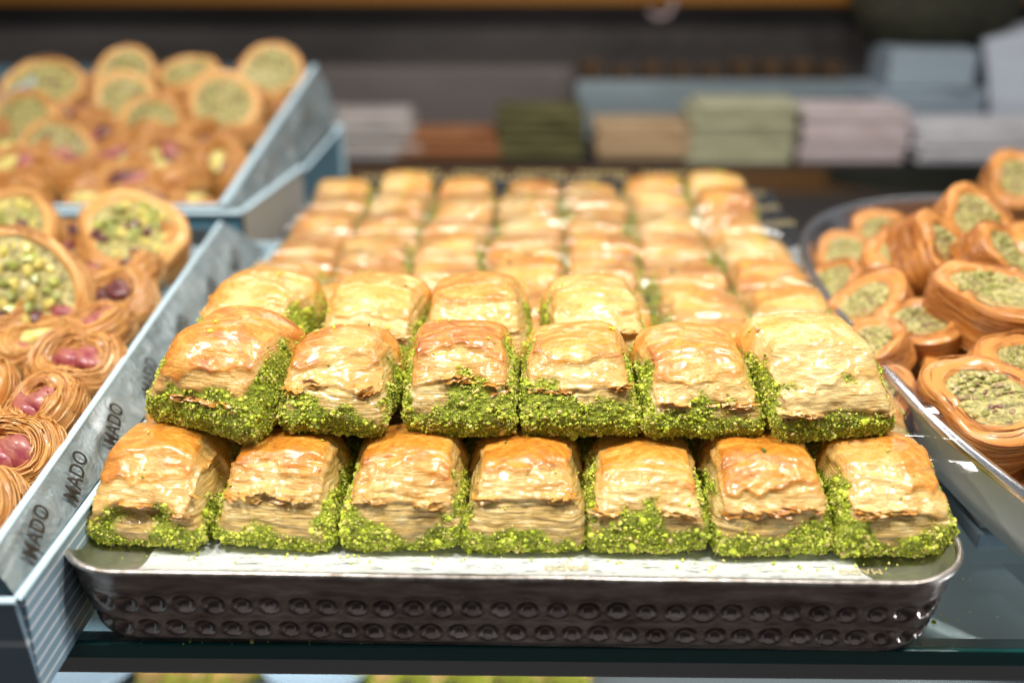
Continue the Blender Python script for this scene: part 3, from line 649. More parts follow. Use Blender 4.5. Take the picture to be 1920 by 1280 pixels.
def disc_mesh(seed, Rd, Hd, mat, fi=.80, irr=1.):
    rng = np.random.default_rng(seed); nu = 90
    prof = [(fi, .93), (fi+.03, .975), (fi+.08, 1.0), (.5*(fi+1.02), 1.01), (.95, .995), (.985, .96)]+[(1., zz_) for zz_ in np.linspace(.90, .1, 18)]+[(.97, .03), (.8, 0), (0, 0)]
    prof = np.array(prof); u = np.linspace(0, 2*math.pi, nu, endpoint=False)
    U, K = np.meshgrid(u, np.arange(len(prof)), indexing='ij'); rr = prof[K, 0]; z = prof[K, 1]
    sq = 1+.07*irr*np.cos(2*U+seed)+.03*irr*np.cos(3*U+seed*2)+.02*irr*vn(np.cos(U)*3+seed, np.sin(U)*3, 0*U, seed)
    gv = vn(z*16+np.sin(U+seed)*1.5, U*1.1, 0*U, seed)*.55+vn(z*34+np.sin(U*2)*1.5, U*2, 0*U, seed+3)*.45
    gt = vn(rr*45+np.sin(U*2+seed), U*1.5, 0*U, seed+5)*.6+vn(rr*90+np.sin(U*3), U*3, 0*U, seed+6)*.4; m_ = ss(rr, fi-.02, fi+.04)
    rad = Rd*sq*rr+.0008*gv*ss(rr, .9, 1)*m_; x = rad*np.cos(U); y = rad*np.sin(U); zz_ = Hd*z+.0005*gt*m_*ss(z, .8, .9)+.0012*irr*vn(np.cos(U)*2+seed, np.sin(U)*2, rr*3, 77)*m_*ss(z, .4, 1)+.0015*np.sin(U+seed)*ss(z, 0, 1)
    body = mk('dough_ring', np.stack([x, y, zz_], -1).reshape(-1, 3), grid(nu, len(prof), True), mat, {'strand': np.where(z > .85, .95+.25*gt, .5+.4*gv).ravel()})
    # filling, coarse and bumpy
    nr_ = 14; U, Q = np.meshgrid(u, np.linspace(0, 1, nr_), indexing='ij'); rad = Rd*(fi+.04)*Q*(1+.07*irr*np.cos(2*U+seed)+.03*irr*np.cos(3*U+seed*2)); x = rad*np.cos(U); y = rad*np.sin(U)
    z = Hd*.955+.0011*fb(x*260, y*260, 0*x+seed, 7)*(1-Q**4)+.0015*np.sin(U+seed)*Q
    fill = mk('filling', np.stack([x, y, z], -1).reshape(-1, 3), grid(nu, nr_, True), m_fill)
    def pf(rg, seg):
        a0 = rg.uniform(0, 6.28); L = rg.uniform(1., 3.); uu = np.linspace(a0, a0+L, seg); z0 = rg.uniform(.1, .97); zz2 = np.clip(z0+rg.uniform(-.25, .25)*np.linspace(0, 1, seg), .03, .985)
        sq = 1+.07*irr*np.cos(2*uu+seed)+.03*irr*np.cos(3*uu+seed*2); q = Rd*sq*(1.0+.012)+.0004*rg.uniform()
        return np.stack([q*np.cos(uu), q*np.sin(uu), Hd*zz2+.0015*np.sin(uu+seed)], -1)
    def pt(rg, seg):
        a0 = rg.uniform(0, 6.28); uu = np.linspace(a0, a0+rg.uniform(.8, 2.2), seg); r0 = rg.uniform(fi+.06, 1.); rr2 = np.clip(r0+rg.uniform(-.12, .12)*np.linspace(0, 1, seg), fi+.04, 1.02)
        sq = 1+.07*irr*np.cos(2*uu+seed)+.03*irr*np.cos(3*uu+seed*2); return np.stack([Rd*sq*rr2*np.cos(uu), Rd*sq*rr2*np.sin(uu), Hd*1.03+.0015*np.sin(uu+seed)+.0010*rg.uniform(-.5, 1)*np.sin(np.linspace(0, 3.14, seed % 2+seg))[:seg]], -1)
    sv, sf, sa = merge(strands(rng, 90, pf, .00020)+strands(rng, 16, pt, .00016)); st = mk('dough_strands', sv, sf, mat, {'strand': sa})
    # chopped pistachio joined
    k = 90; a = rng.uniform(0, 6.28, k); q = Rd*(fi-.04)*np.sqrt(rng.uniform(size=k)); pos = np.stack([q*np.cos(a), q*np.sin(a), Hd*.955+rng.uniform(-.0004, .0004, k)], -1)
    gv_, gf_, ga_ = grains(rng, pos, rng.uniform(.0008, .0017, k), rng.uniform(.3, .95, k)); chop = mk('chopped_pistachio', gv_, gf_, m_chop, {'tint': ga_}, smooth=False)
    return body, fill, st, chop
nests = [nest_mesh(100+k) for k in range(4)]
discs = [disc_mesh(120+k, .0225, .017, m_dough, [.82, .78, .74, .80][k], 1.2) for k in range(4)]
rolls = [disc_mesh(140+k, .0205, .024, m_amber, [.70, .62, .66, .56][k], 2.2) for k in range(4)]
rr_ = random.Random(9)
def place_nest(i, loc, rot, label, group, kern, s=1.):
    t_ = thing('pastry_nest', label, 'pastry', loc, rot, group); t_.scale = (s, s, s); a, b_, c = nests[i % 4]
    mobj('dough_ring', a, t_); mobj('dough_strands', b_, t_, kind='stuff'); mobj('dough_base', c, t_)
    for j, (m_, dx, ang) in enumerate(kern):
        mobj('pistachio', NUTS[m_][j % 2], t_, (dx, rr_.uniform(-.001, .001), .0092+.0012*j), (rr_.uniform(-.2, .2), rr_.uniform(-.5, .5), ang))
def place_disc(pool, i, loc, rot, label, group, s=1., pieces=0, pal=None):
    t_ = thing('pastry_roll', label, 'pastry', loc, rot, group); t_.scale = (s, s, s); a, f_, st, ch = pool[i % 4]
    mobj('dough_ring', a, t_); mobj('filling', f_, t_); mobj('dough_strands', st, t_, kind='stuff')
    if pieces:
        H_ = .017*.955 if pool is discs else .024*.955; k = 0; pts_ = []
        while len(pts_) < pieces and k < 900:
            k += 1; a_ = rr_.uniform(0, 6.28); q = .0150*math.sqrt(rr_.random()); p = (q*math.cos(a_), q*math.sin(a_))
            if all((p[0]-o_[0])**2+(p[1]-o_[1])**2 > .0034**2 for o_ in pts_): pts_.append(p)
        for p in pts_:
            m_ = rr_.choice(pal or [0, 0, 1, 1, 1, 4, 4, 2]); o = mobj('pistachio_piece', CH[m_*3+rr_.randrange(3)], t_, (*p, H_+rr_.uniform(.0002, .0010)), (rr_.uniform(-.5, .5), rr_.uniform(-.5, .5), rr_.uniform(0, 6)))
            k_ = rr_.uniform(.9, 1.3); o.scale = (k_, k_, k_)
    else: mobj('chopped_pistachio', ch, t_, kind='stuff')
def kern(): 
    m_ = rr_.choice([3, 3, 3, 2, 1]); return [(m_, -.0045, rr_.uniform(-1, 1)), (rr_.choice([3, 3, 2, 4]), .0045, rr_.uniform(-1, 1)), (rr_.choice([3, 2, 1]), 0, rr_.uniform(1, 2))]

# ---------------- gift box: outer striped lid + raised inner box
def wallq(p0, p1, h0, h1, th, inward, mat, name, parent, flare=0.):
    """upright wall from p0 to p1 (plan), heights (bottom z, top z at each end), thickness inwards"""
    p0 = np.array(p0, float); p1 = np.array(p1, float); iw = np.array(inward, float)*th
    (b0, t0), (b1, t1) = h0, h1; fl = -np.array(inward, float)*flare
    q1 = [(*p0, b0), (*p1, b1), (*(p1+fl), t1), (*(p0+fl), t0)]
    q2 = [(*(p0+iw), b0), (*(p1+iw), b1), (*(p1+iw+fl), t1), (*(p0+iw+fl), t0)]
    return slab(name, q2, q1, mat, parent)
def rim_strip(a, b_, w_, parent, name='rim_edge'):
    """rounded folded edge along a wall top"""
    a = np.array(a, float); b_ = np.array(b_, float); d = b_-a; d /= np.linalg.norm(d); s_ = np.cross(d, (0, 0, 1.)); s_ /= np.linalg.norm(s_); q = np.cross(s_, d)
    an = np.linspace(0, 2*math.pi, 10, endpoint=False)
    V = np.concatenate([p+w_*(np.cos(an)[:, None]*s_+.6*np.sin(an)[:, None]*q) for p in (a, b_)])
    F = grid(2, 10, False, True); me = mk(name, V, F, m_box); return mobj(name, me, parent)
# near box ------------------------------------------------------
ob = thing('striped_box', 'striped light blue cardboard box in the left foreground holding the nearer pastries', 'box', (-.139, .232, 0))
def L(p): return (p[0]+.139, p[1]-.232)
zr = .0345
wallq(L((-.1395, .2315)), L((-.1370, .562)), (-.0027, zr), (-.0027, zr), .0018, (-1, 0), m_stripe_side, 'side_wall', ob, .0015)
wallq(L((-.40, .2300)), L((-.1395, .2315)), (-.0027, zr), (-.0027, zr), .0018, (0, 1), m_stripe_front, 'front_wall', ob, .0035)
wallq(L((-.40, .562)), L((-.137, .562)), (-.0027, zr), (-.0027, zr), .0018, (0, -1), m_box, 'back_wall', ob)
rim_strip((*L((-.1387, .2280)), zr), (*L((-.1362, .562)), zr), .0015, ob); rim_strip((*L((-.40, .2275)), zr), (*L((-.1383, .2280)), zr), .0015, ob)
slab('box_floor', [(*L((-.40, .232)), -.0025), (*L((-.14, .232)), -.0025), (*L((-.139, .562)), -.0025), (*L((-.40, .562)), -.0025)], [(*L((-.40, .232)), .002), (*L((-.14, .232)), .002), (*L((-.139, .562)), .002), (*L((-.40, .562)), .002)], m_box, ob)
ib = thing('inner_box', 'pale blue inner tray raised inside the near striped box, lined with printed film', 'box', (-.15, .24, 0))
I0 = np.array((-.1497, .240, .0430)); I1 = np.array((-.1650, .5450, .0510))
def Li(p, z=None): return np.array((p[0]+.15, p[1]-.24, p[2] if z is None else z))
wallq(Li(I0)[:2], Li(I1)[:2], (.004, I0[2]), (.010, I1[2]), .0015, (-1, -.03), m_box, 'side_wall', ib)
wallq(Li((-.40, .545, 0))[:2], Li(I1)[:2], (.010, .047), (.010, .047), .0015, (0, -1), M('back_wall_shade', (.05,.055,.055), .4), 'back_wall', ib)  # back wall coloured near-black in place of the shadow behind the rolls
wallq(Li((-.40, .2385, 0))[:2], Li(I0)[:2], (.004, I0[2]), (.004, I0[2]), .0015, (0, 1), m_box, 'front_wall', ib)
slab('box_floor', [Li((-.40, .24, .020)), Li((-.151, .24, .020)), Li((-.166, .545, .036)), Li((-.40, .545, .036))], [Li((-.40, .24, .0215)), Li((-.151, .24, .0215)), Li((-.166, .545, .0375)), Li((-.40, .545, .0375))], m_box, ib)
rim_strip(Li(I0), Li(I1), .0014, ib)
# sloping printed film between the inner and the outer rim
def bandfilm(parent, A0, A1, B0, B1, name='liner_film', nu=90, nv_=16, amp=.0012, off=(0, 0, 0)):
    u, v = np.meshgrid(np.linspace(0, 1, nu), np.linspace(0, 1, nv_), indexing='ij'); A0, A1, B0, B1 = map(np.array, (A0, A1, B0, B1))
    P = ((A0*(1-u[..., None])+A1*u[..., None])*(1-v[..., None])+(B0*(1-u[..., None])+B1*u[..., None])*v[..., None])
    n = np.cross(A1-A0, B0-A0); n /= np.linalg.norm(n); n *= np.sign(n[2])
    cr = (1-np.abs(vn(u*9+v*3, v*2.5+u*4, 0*u, 4)))**5
    P = P+n*((amp*.8*cr+amp*.5*vn(u*14, v*3, 0*u, 5))*np.sin(math.pi*v))[..., None]
    return mobj(name, mk(name, P.reshape(-1, 3), grid(nu, nv_), m_liner), parent), n
O0 = np.array((-.1410, .2320, .0335)); O1 = np.array((-.1420, .5500, .0335))
A0 = I0+np.array((.0006, -.004, .0004)); A1 = I1+np.array((.0006, 0, .0004))
bandfilm(ib, Li(A0), Li(A1), Li(O0), Li(O1))
for k, yy in enumerate((.2555, .2850, .318, .356, .399, .446, .490)):
    f_ = (yy-.235)/.29; pa = A0*(1-f_)+A1*f_; pb = O0*(1-f_)+O1*f_; n_ = np.cross(A1-A0, O0-A0); n_ /= np.linalg.norm(n_); n_ *= np.sign(n_[2])
    ctr = pa*.30+pb*.70+n_*.0019; text('lettering', 'MADO', .0078 if k else .0072, m_print, ib, basis(Li(ctr), (A1-A0)/np.linalg.norm(A1-A0)+.26*(pa-pb)/np.linalg.norm(pa-pb), (pa-pb)-.26*np.linalg.norm(pa-pb)*(A1-A0)/np.linalg.norm(A1-A0)), .00003, bold=.00013)
# far box -------------------------------------------------------
ob2 = thing('striped_box', 'striped cardboard box behind the nearer one, at the upper left', 'box', (-.165, .585, 0))
def L2(p, z): return (p[0]+.165, p[1]-.585, z)
zr2 = .0455
def w2(a, b_, h0, h1, mat, name, inw=(-1, 0)): return wallq(L2(a, 0)[:2], L2(b_, 0)[:2], h0, h1, .002, inw, mat, name, ob2)
w2((-.163, .5865), (-.1500, .703), (-.0027, zr2), (-.0027, zr2), m_stripe_beige, 'side_wall')
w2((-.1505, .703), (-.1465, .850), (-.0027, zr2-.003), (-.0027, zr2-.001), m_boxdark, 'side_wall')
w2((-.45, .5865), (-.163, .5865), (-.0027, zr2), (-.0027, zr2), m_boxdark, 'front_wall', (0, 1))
w2((-.45, .852), (-.1465, .852), (-.0027, zr2), (-.0027, zr2), m_box, 'back_wall', (0, -1))
rim_strip(L2((-.164, .5865), zr2), L2((-.1505, .703), zr2), .0026, ob2); rim_strip(L2((-.45, .5850), zr2), L2((-.1625, .5850), zr2), .0026, ob2)
rim_strip(L2((-.1500, .703), zr2-.003), L2((-.1465, .850), zr2-.001), .0018, ob2)
bevbox('corner_post', L2((-.1520, .846), -.0027), L2((-.1440, .858), .047), m_box, .001, ob2)
ib2 = thing('inner_box', 'pale blue inner tray tilted in the far striped box, full of pastry nests and rolls', 'box', (-.177, .59, 0))
J0 = np.array((-.1770, .591, .0480)); J1 = np.array((-.1715, .888, .0905))
def Lj(p): return np.array((p[0]+.177, p[1]-.59, p[2]))
wallq(Lj(J0)[:2], Lj(J1)[:2], (.012, J0[2]), (.030, J1[2]), .002, (-1, 0), m_box, 'side_wall', ib2)
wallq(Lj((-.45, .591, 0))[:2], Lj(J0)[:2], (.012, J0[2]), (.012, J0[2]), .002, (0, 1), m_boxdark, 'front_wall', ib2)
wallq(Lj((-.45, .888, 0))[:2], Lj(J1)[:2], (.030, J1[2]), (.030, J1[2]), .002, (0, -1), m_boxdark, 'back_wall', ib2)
rim_strip(Lj(J0), Lj(J1), .0026, ib2); rim_strip(Lj((-.45, .590, .048)), Lj(J0), .0020, ib2)
slab('box_floor', [Lj((-.45, .59, .020)), Lj((-.178, .59, .020)), Lj((-.173, .888, .060)), Lj((-.45, .888, .060))], [Lj((-.45, .59, .022)), Lj((-.178, .59, .022)), Lj((-.173, .888, .062)), Lj((-.45, .888, .062))], m_box, ib2)
bandfilm(ib2, Lj(J0+(.002, 0, 0)), Lj(J1+(.002, 0, 0)), Lj((-.164, .592, .028)), Lj((-.1500, .870, .050)), amp=.003)
for k, yy in enumerate((.66, .73, .80)):
    f_ = (yy-.59)/.3; pa = J0*(1-f_)+J1*f_; pb = np.array((-.157, yy, .04)); text('lettering', 'MADO', .014, M('faded_print', (.20, .19, .17), .5), ib2, basis(Lj((pa+pb)/2+(.005, 0, .002)), (0, 1, .14), (-.4, 0, 1)), .0001)
# third box at far left: its neighbour partition
dv = thing('box_divider', 'pale blue board divider between two pastry boxes at the far left', 'divider', (-.33, .6, 0))
slab('board', [(-.075, 0, .03), (-.061, .29, .085), (-.061, .29, .095), (-.075, 0, .058)], [(-.073, 0, .03), (-.059, .29, .085), (-.059, .29, .095), (-.073, 0, .058)], m_box, dv)

# pastries in the near box: z rises to the back
def zb(y): return .0225+(y-.24)*.058
near = [(-.1675, .270, 0), (-.1680, .303, 1), (-.200, .290, 2), (-.1705, .336, 3), (-.204, .322, 0), (-.1730, .370, 1), (-.205, .353, 2), (-.1765, .404, 3), (-.1795, .437, 0), (-.236, .338, 1), (-.238, .372, 2), (-.1830, .468, 3), (-.186, .500, 1), (-.198, .258, 2), (-.166, .240, 1)]
nl = ['lowest nest pastry beside the printed film, yellow kernel inside', 'nest pastry with glossy crimson kernels near the film edge', 'shredded nest pastry at the left frame edge, fluffy sides', 'nest pastry with pink kernel leaning to the film edge',
      'open nest pastry at the left edge with brown centre', 'nest pastry holding a bright pink kernel beside the film', 'open-mouthed nest pastry with a pale pink kernel rim', 'nest pastry with shiny rose kernels below the big round roll', 'nest pastry with dark purple kernel right of the big round roll',
      'half seen nest pastry left of the pale pink one', 'nest pastry tucked under the big round roll', 'nest pastry squeezed between film and rear rolls', 'rear nest pastry touching the film band', 'nest pastry in the lower left corner of the frame', 'foremost nest pastry against the front wall of the box']
ks = [[(1, -.003, .6), (4, .003, .9)], [(3, -.002, 1.2), (3, .003, 1.)], [(2, 0, .4)], [(3, -.003, 1.), (3, .003, 1.3)], [(2, 0, .3)], [(3, -.002, 1.2), (3, .003, 1.)], [(3, -.005, .4), (2, .003, .6)], [(3, 0, 1.3), (3, .004, 1.2)], [(2, -.002, .5), (2, .003, .8)], [(3, 0, .3)], [(2, 0, 1)], [(2, 0, .2)], [(3, 0, 1)], [(3, 0, 1)], [(3, 0, 1)]]
for i, (x, y, k) in enumerate(near):
    x -= .0042 if x > -.19 else .002
    place_nest(k, (x, y, zb(y)+.002), (R(rr_.uniform(6, 26)), R(rr_.uniform(-16, 8)), 0), nl[i], 'nest pastries in the near box', ks[i], 1.36)
n = 0
for r in range(8):
    for c in range(3):
        y = .392+.026*r if r < 5 else .392+.026*r; x = -.202-.027*c-(.0012*r)
        if y > .53 or abs(x) > .515*y*.95+.035: continue
        n += 1; place_nest(rr_.randrange(4), (x, y, zb(y)), (0, 0, rr_.uniform(0, 1)), 'nest pastry under the round rolls of the near box, %s row, %s from the wall' % (ORD[r], ORD[c]), 'nest pastries under the rolls of the near box', kern(), 1.14)
G1 = 'round pistachio rolls in the near box'
place_disc(discs, 0, (-.2250, .438, .0420), (R(52), R(4), 0), 'large round pistachio roll leaning toward the viewer in the near box', G1, 1.38, 38)
place_disc(discs, 1, (-.262, .505, .0440), (R(30), R(-8), R(10)), 'flat round pistachio roll behind the large one, top just under the rear wall', G1, 1.30, 28)
place_disc(discs, 2, (-.2000, .503, .0440), (R(28), R(12), R(10)), 'pale round pistachio roll beside the printed film at the back of the near box', G1, 1.28, 28)
place_disc(discs, 3, (-.302, .505, .0440), (R(30), 0, 0), 'cut off round roll at the left edge behind the others', G1, 1.12, 0)
place_disc(discs, 1, (-.2430, .392, .0350), (R(35), R(-50), 0), 'round roll lying on its side at the left frame edge', G1, .95, 0)
# pastries in the far box
G2 = 'nest pastries in the far box'
for r in range(8):
    for c in range(7):
        y = .610+.036*r; x = -.1965-.0365*c-.016*(r % 2)+rr_.uniform(-.004, .004)
        if x < -.515*y-.035: continue
        z = .0265+(y-.59)*.105+rr_.uniform(-.002, .003)
        place_nest(rr_.randrange(4), (x, y+rr_.uniform(-.002, .002), z), (R(rr_.uniform(2, 34)), R(rr_.uniform(-24, 24)), rr_.uniform(-3, 3)), 'blurred nest pastry in the far box, %s row from the front, %s from the right' % (ORD[r], ORD[c]), G2, kern(), rr_.uniform(1.4, 1.7))
G3 = 'round pistachio rolls in the far box'
far = [(-.326, .722, .052, 62, 0, 0, 'front roll of the far box with dark filling, leaning on the others', 1.22), (-.275, .775, .062, 58, 10, 1, 'oval pale roll right of the dark filled one', 1.12), (-.228, .800, .070, 55, 14, 2, 'roll with film glare in the right half of the far box', 1.35),
       (-.204, .868, .086, 50, 10, 3, 'rearmost right roll of the far box, white glare on its rim', 1.25), (-.362, .760, .062, 56, -10, 1, 'large roll behind the dark filled one, green and brown centre', 1.35), (-.272, .868, .080, 30, -6, 2, 'flat brown roll in the middle of the rear row', 1.25),
       (-.325, .868, .086, 54, 4, 3, 'upright roll at the rear, round green centre', 1.15), (-.385, .845, .072, 36, 0, 0, 'rear left roll of the far box, mostly crust', 1.45), (-.310, .815, .072, 50, 10, 2, 'roll half hidden in the middle of the heap', 1.2), (-.415, .78, .060, 50, 0, 1, 'roll at the left side of the heap under the divider', 1.1)]
for x, y, z, tx, ty, k, lab, s in far:
    place_disc(discs, k, (x, y, z-.009), (R(tx-9), R(ty), 0), lab, G3, s, 8 if k == 0 else 0, (2, 2, 1) if k == 0 else None)
place_disc(discs, 1, (-.46, .84, .06), (R(40), 0, 0), 'roll beyond the divider at the far left edge', G3, 1.)
place_nest(1, (-.455, .80, .060), (R(15), 0, 0), 'nest pastry beyond the divider with red kernels', G2, kern())

# ================================================================== right round tray with amber rolls
rt = thing('oval_tray', 'polished steel oval tray at the right heaped with amber rolls', 'tray', (.318, .395, 0))
ang = np.linspace(0, 2*math.pi, 140, endpoint=False)
def sup(a_, b_, e=2.9): return np.sign(np.cos(ang))*np.abs(np.cos(ang))**(2/e)*a_, np.sign(np.sin(ang))*np.abs(np.sin(ang))**(2/e)*b_
prof = [(-.030, .0135), (-.026, .012), (-.010, .020), (-.003, .040), (-.0015, .0445), (.0, .0462), (.0022, .0466), (.0040, .0455), (.0042, .0440), (.0020, .0425), (-.004, .025), (-.012, .012), (-.022, .008), (-.03, .007)]
V = np.zeros((140, len(prof), 3))
for j, (o_, z_) in enumerate(prof): V[:, j, 0], V[:, j, 1] = sup(.168+o_, .228+o_); V[:, j, 2] = z_
m_pale = M('pale_glare_outside', (.88,.89,.90), .55)  # near-white colour stands in for bright reflections on the steel outer wall
mobj('tray_body', mk('tray_body', V[:, :9].reshape(-1, 3), grid(140, 9, True), m_steel), rt)
mobj('tray_outside', mk('tray_outside', V[:, 8:].reshape(-1, 3), grid(140, len(prof)-8, True), m_pale), rt)
V = np.zeros((140, 2, 3)); V[:, 0, 0], V[:, 0, 1] = sup(.139, .199); V[:, :, 2] = .0134
mobj('tray_floor', mk('tray_floor', V.reshape(-1, 3), grid(140, 2, True), m_steel2), rt)
bd = thing('white_board', 'glossy white serving board with grey-blue edge under the oval tray', 'board', (.30, .36, 0))
bevbox('board_top', (-.128, -.0500, .0035), (.5, .30, .0058), M('white_gloss', (.62,.66,.68), .12, 0, .5), .0008, bd)
bevbox('board_edge', (-.130, -.0530, -.0029), (.5, .30, .0033), M('blue_grey_edge', (.22,.28,.34), .3), .0008, bd)
G4 = 'amber shredded rolls on the oval tray'
am = [(.1880, .535, .0240, 25, -10, 2, .95, 'amber roll at the far left curve of the oval tray'), (.2150, .555, .0300, 35, 0, 1, 1.0, 'amber roll at the far back of the heap by the rim'), (.1790, .402, .0330, 15, -10, 1, .95, 'amber roll wedged between the rim pair and the big flat one'), (.1620, .405, .0230, 10, -35, 2, .9, 'amber roll deep in the heap beside the tray rim'), (.1780, .480, .0210, 20, -20, 1, 1.05, 'amber roll at the far left of the heap'), (.2020, .500, .0330, 35, -10, 3, 1.05, 'amber roll at the back left of the heap'), (.1900, .352, .0380, 30, 15, 3, .9, 'amber roll half hidden under the big flat one'),
      (.2350, .525, .0330, 35, 5, 0, 1.1, 'amber roll at the back of the heap under the top one'), (.2700, .470, .0720, 50, -20, 2, 1.0, 'amber roll crowning the heap near the right edge'), (.2010, .395, .0470, 12, 6, 0, 1.22, 'big amber roll lying flat on the heap at the right edge'),
      (.1730, .330, .0330, 26, -6, 1, 1.12, 'amber roll tipped toward the viewer below the big flat one'),
      (.1530, .380, .0350, 22, -22, 2, .86, 'small amber roll left of the big flat one'),
      (.1690, .428, .0350, 30, -28, 3, .95, 'amber roll leaning left at the tray rim, pale top'),
      (.1660, .462, .0300, 30, -30, 0, 1., 'upper amber roll at the left rim of the oval tray'),
      (.1900, .452, .0560, 48, 34, 1, 1.02, 'amber roll propped on its side in the upper left of the heap'),
      (.2230, .485, .0580, 46, 10, 2, 1.0, 'topmost amber roll with round green face'),
      (.2480, .450, .0560, 30, 10, 3, 1.05, 'amber roll with striped green filling near the right edge'),
      (.2180, .435, .0560, 42, 20, 0, .95, 'pale faced amber roll behind the big flat one'),
      (.2630, .425, .0520, 25, 5, 2, 1., 'amber roll behind the big one, cut by the frame'),
      (.1450, .350, .0250, 20, -22, 3, .9, 'low amber roll nearly hidden beside the baklava'),
      (.2120, .330, .0400, 40, 30, 1, 1.1, 'amber roll at the right frame edge under the big one'),
      (.1960, .312, .0180, 24, 14, 2, 1.0, 'amber roll at the lower right frame edge'),
      (.3350, .600, .0700, 60, 20, 3, 1.2, 'dark amber roll high at the far right edge'),
      (.3000, .590, .0550, 50, 10, 1, 1., 'amber roll behind the topmost one near the far rim'),
      (.1900, .365, .0200, 0, 0, 2, 1.1, 'amber roll buried in the middle of the heap'), (.1850, .420, .0200, 0, 0, 3, 1.1, 'amber roll under the leaning pair'), (.2200, .470, .0200, 0, 0, 0, 1.2, 'amber roll under the topmost one'), (.2500, .400, .0200, 0, 0, 1, 1.2, 'amber roll in the bottom layer at the right'),
      (.2600, .500, .0300, 10, 0, 1, 1.2, 'amber roll behind the striped green one'), (.2350, .360, .0200, 0, 0, 2, 1.2, 'bottom amber roll by the frame edge')]
for i, (x, y, z, tx, ty, k, s, lab) in enumerate(am):
    place_disc(rolls, k, (x, y, z), (R(tx*.85), R(ty), R(rr_.uniform(-38, 38))), lab, G4, s*rr_.uniform(.92, 1.02), 0)
    o = bpy.data.objects[[q.name for q in bpy.data.objects if q.get('label') == lab][0]]; o.scale = (o.scale[0], o.scale[1]*rr_.uniform(.82, 1.), o.scale[2]*rr_.uniform(.75, 1.))

lt = thing('glare_dish', 'steel dish added on the lower shelf to brighten the glass at the right', 'dish', (.42, .62, -.2555))  # added under the glass to imitate its grey, streaky reflections
ang = np.linspace(0, 2*math.pi, 80, endpoint=False); pr = [(0, .004), (.12, .004), (.15, .012), (.17, .035), (.18, .036), (.155, .004), (.0, .0)]
mobj('dish_body', mk('dish_body', np.array([[(r*math.cos(a), r*.8*math.sin(a), z) for r, z in pr] for a in ang]).reshape(-1, 3), grid(80, len(pr), True), M('dish_steel', (.6,.64,.66), .28, .8)), lt)
# ================================================================== background of the shop
o = bevbox('back_wall', (-2.5, 1.55, -1.0), (2.5, 1.57, .30), fabric('dark_brown_panel', (.12,.108,.105), (.20,.18,.175), (3, 3, 8)), .002); struct(o)
o = bevbox('ceiling_rail', (-2.5, 1.44, .0975), (2.5, 1.545, .16), M('orange_wood', (.30,.12,.012), .45), .003); prop(o, 'orange wooden shelf edge along the top of the picture', 'shelf')
o = bevbox('opposite_wall', (-3, -2.05, -1.0), (3, -2.0, 1.3), M('dim_shop_wall', (.14,.13,.13), .6), .002); struct(o)
o = bevbox('floor', (-3, -2.0, -1.02), (3, 2, -1.0), M('shop_floor', (.24,.225,.22), .5), .002); struct(o)
o = bevbox('rear_shelf', (-2.2, 1.165, -.9000), (2.2, 1.5, -.0610), M('dark_gap_black', (.004,.004,.005), .5), .004); prop(o, 'rear shelf carrying folded stacks, front blackened as the dark gap below', 'shelf')  # tall near-black front stands in for the unlit gap below the stacks
o = bevbox('rear_ledge', (-.9, 1.40, -.078), (.085, 1.43, .020), M('taupe_board', (.16,.135,.13), .6), .003); prop(o, 'taupe board standing at the back of the rear shelf', 'board')
def stack(name, label, x0, x1, z0, z1, y, nlay, mat, jit=.006, cat='cloth stack', inset=0.):
    t_ = thing(name, label, cat, ((x0+x1)/2, y, z0)); hh = (z1-z0)/nlay; w_ = (x1-x0)/2
    for k in range(nlay):
        a_ = rr_.uniform(-jit, jit); ww = w_-inset*(k if inset > 0 else nlay-k)
        bevbox('folded_layer', (-ww+a_, rr_.uniform(-.004, .004), k*hh+.0004), (ww+a_*.5, .07, (k+1)*hh-.0004), mat, min(hh*.28, .004), t_, 3)
    return t_
Yb = 1.19
stack('cloth_stack', 'blurred white folded stack at the left of the rear shelf', -.225, -.125, -.060, -.006, Yb, 6, fabric('off_white_cloth', (.36,.32,.30), (.50,.45,.42)), .004, inset=-.003)
stack('pastry_stack', 'low orange stack beside the white one on the rear shelf', -.123, -.025, -.060, -.030, Yb, 4, fabric('orange_glaze', (.26,.09,.03), (.38,.16,.06)), .003, 'pastry stack', inset=-.004)
t_ = stack('jar_stack', 'olive stack with dark green top on the rear shelf', -.016, .088, -.060, -.001, Yb, 5, fabric('olive_pack', (.05,.045,.01), (.13,.12,.04)), .003, 'package stack')
stack('cloth_stack', 'tan folded stack in front of the grey board', .100, .222, -.060, -.018, Yb, 5, fabric('tan_cloth', (.38,.25,.13), (.55,.38,.22)), .004, inset=-.0)
stack('cloth_stack', 'pale green rounded folded stack on the rear shelf', .212, .335, -.062, .008, Yb-.01, 8, fabric('pale_green_cloth', (.33,.33,.20), (.50,.48,.32)), .006, inset=.0)
stack('cloth_stack', 'pale pink folded stack right of the green one', .345, .470, -.062, .002, Yb-.01, 7, fabric('pale_pink_cloth', (.50,.40,.39), (.66,.56,.56)), .006)
stack('cloth_stack', 'white crumpled folded stack at the right end of the rear shelf', .478, .66, -.060, -.014, Yb-.02, 6, fabric('white_cloth', (.50,.48,.50), (.70,.68,.70)), .008)
o = bevbox('grey_board', (.085, 1.335, -.078), (.48, 1.34, .012), M('grey_blue_board', (.24,.30,.33), .5), .002); prop(o, 'pale grey-blue board behind the tan and green stacks', 'board')
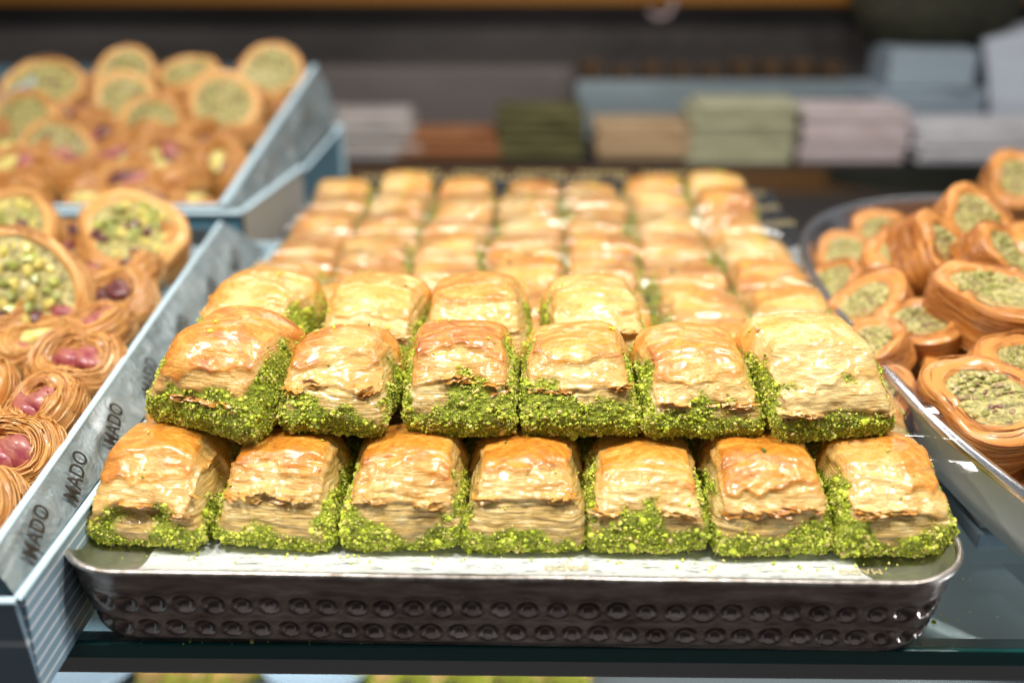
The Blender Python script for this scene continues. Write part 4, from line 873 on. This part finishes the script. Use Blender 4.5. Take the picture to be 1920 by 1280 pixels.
for i in range(9):
    x = .105+i*.040; t_ = thing('brown_packet', '%s small brown packet from the left on the grey-blue board' % ORD[i], 'packet', (x, 1.36, .0), group='brown packets on the board')
    bevbox('packet_body', (-.016, 0, -.078), (.016, .03, .030+rr_.uniform(-.006, .004)), fabric('brown_packet', (.02,.010,.005), (.13,.065,.018), (40, 40, 20)), .005, t_, 3)
for x0, x1, z0, z1, rz, lab in ((.455, .60, -.075, .010, 8, 'light blue box low behind the white stack'), (.470, .575, .011, .058, -4, 'light blue box stacked on another at the right'), (.605, .74, -.075, .085, -14, 'white leaning carton at the right edge of the frame')):
    t_ = thing('carton', lab, 'carton', ((x0+x1)/2, 1.27, 0), (0, R(rz if 'leaning' in lab else 0), R(rz))); w_ = (x1-x0)/2
    bevbox('carton_body', (-w_, 0, z0), (w_, .1, z1), M('carton_paint', (.30,.37,.43) if 'blue' in lab else (.55,.60,.68), .5), .003, t_)
t_ = thing('dark_basket', 'dark olive round basket hanging above the blue boxes', 'basket', (.55, 1.36, .046))
nr_ = 32; pr = [(0, 0), (.07, 0), (.10, .03), (.115, .075), (.11, .075), (.09, .03), (0, .01)]
V = np.array([[(r*math.cos(a), r*math.sin(a)*.6, z) for r, z in pr] for a in np.linspace(0, 2*math.pi, nr_, endpoint=False)])
mobj('basket_body', mk('basket_body', V.reshape(-1, 3), grid(nr_, len(pr), True), fabric('dark_olive_weave', (.010,.008,.004), (.03,.03,.010), (60, 60, 90))), t_)
t_ = thing('hook', 'pale curved hook hanging from the orange shelf edge', 'hook', (.195, 1.38, .098))
a = np.linspace(-2.6, .6, 20); p = np.stack([.017*np.cos(a), 0*a, .017*np.sin(a)+.006], -1); V = []
for i in range(20):
    c_ = np.array((math.cos(a[i]), 0, math.sin(a[i]))); V.append([p[i]+.004*(math.cos(b_)*c_+math.sin(b_)*np.array((0, 1, 0))) for b_ in np.linspace(0, 6.283, 8, endpoint=False)])
mobj('hook_body', mk('hook_body', np.array(V).reshape(-1, 3), grid(20, 8, False, True), M('pale_pink_plastic', (.35,.26,.26), .4)), t_)
print('OBJECTS', len(bpy.data.objects), 'TRIS', sum(len(o.data.loops)-2*len(o.data.polygons) for o in bpy.data.objects if o.type == 'MESH'))
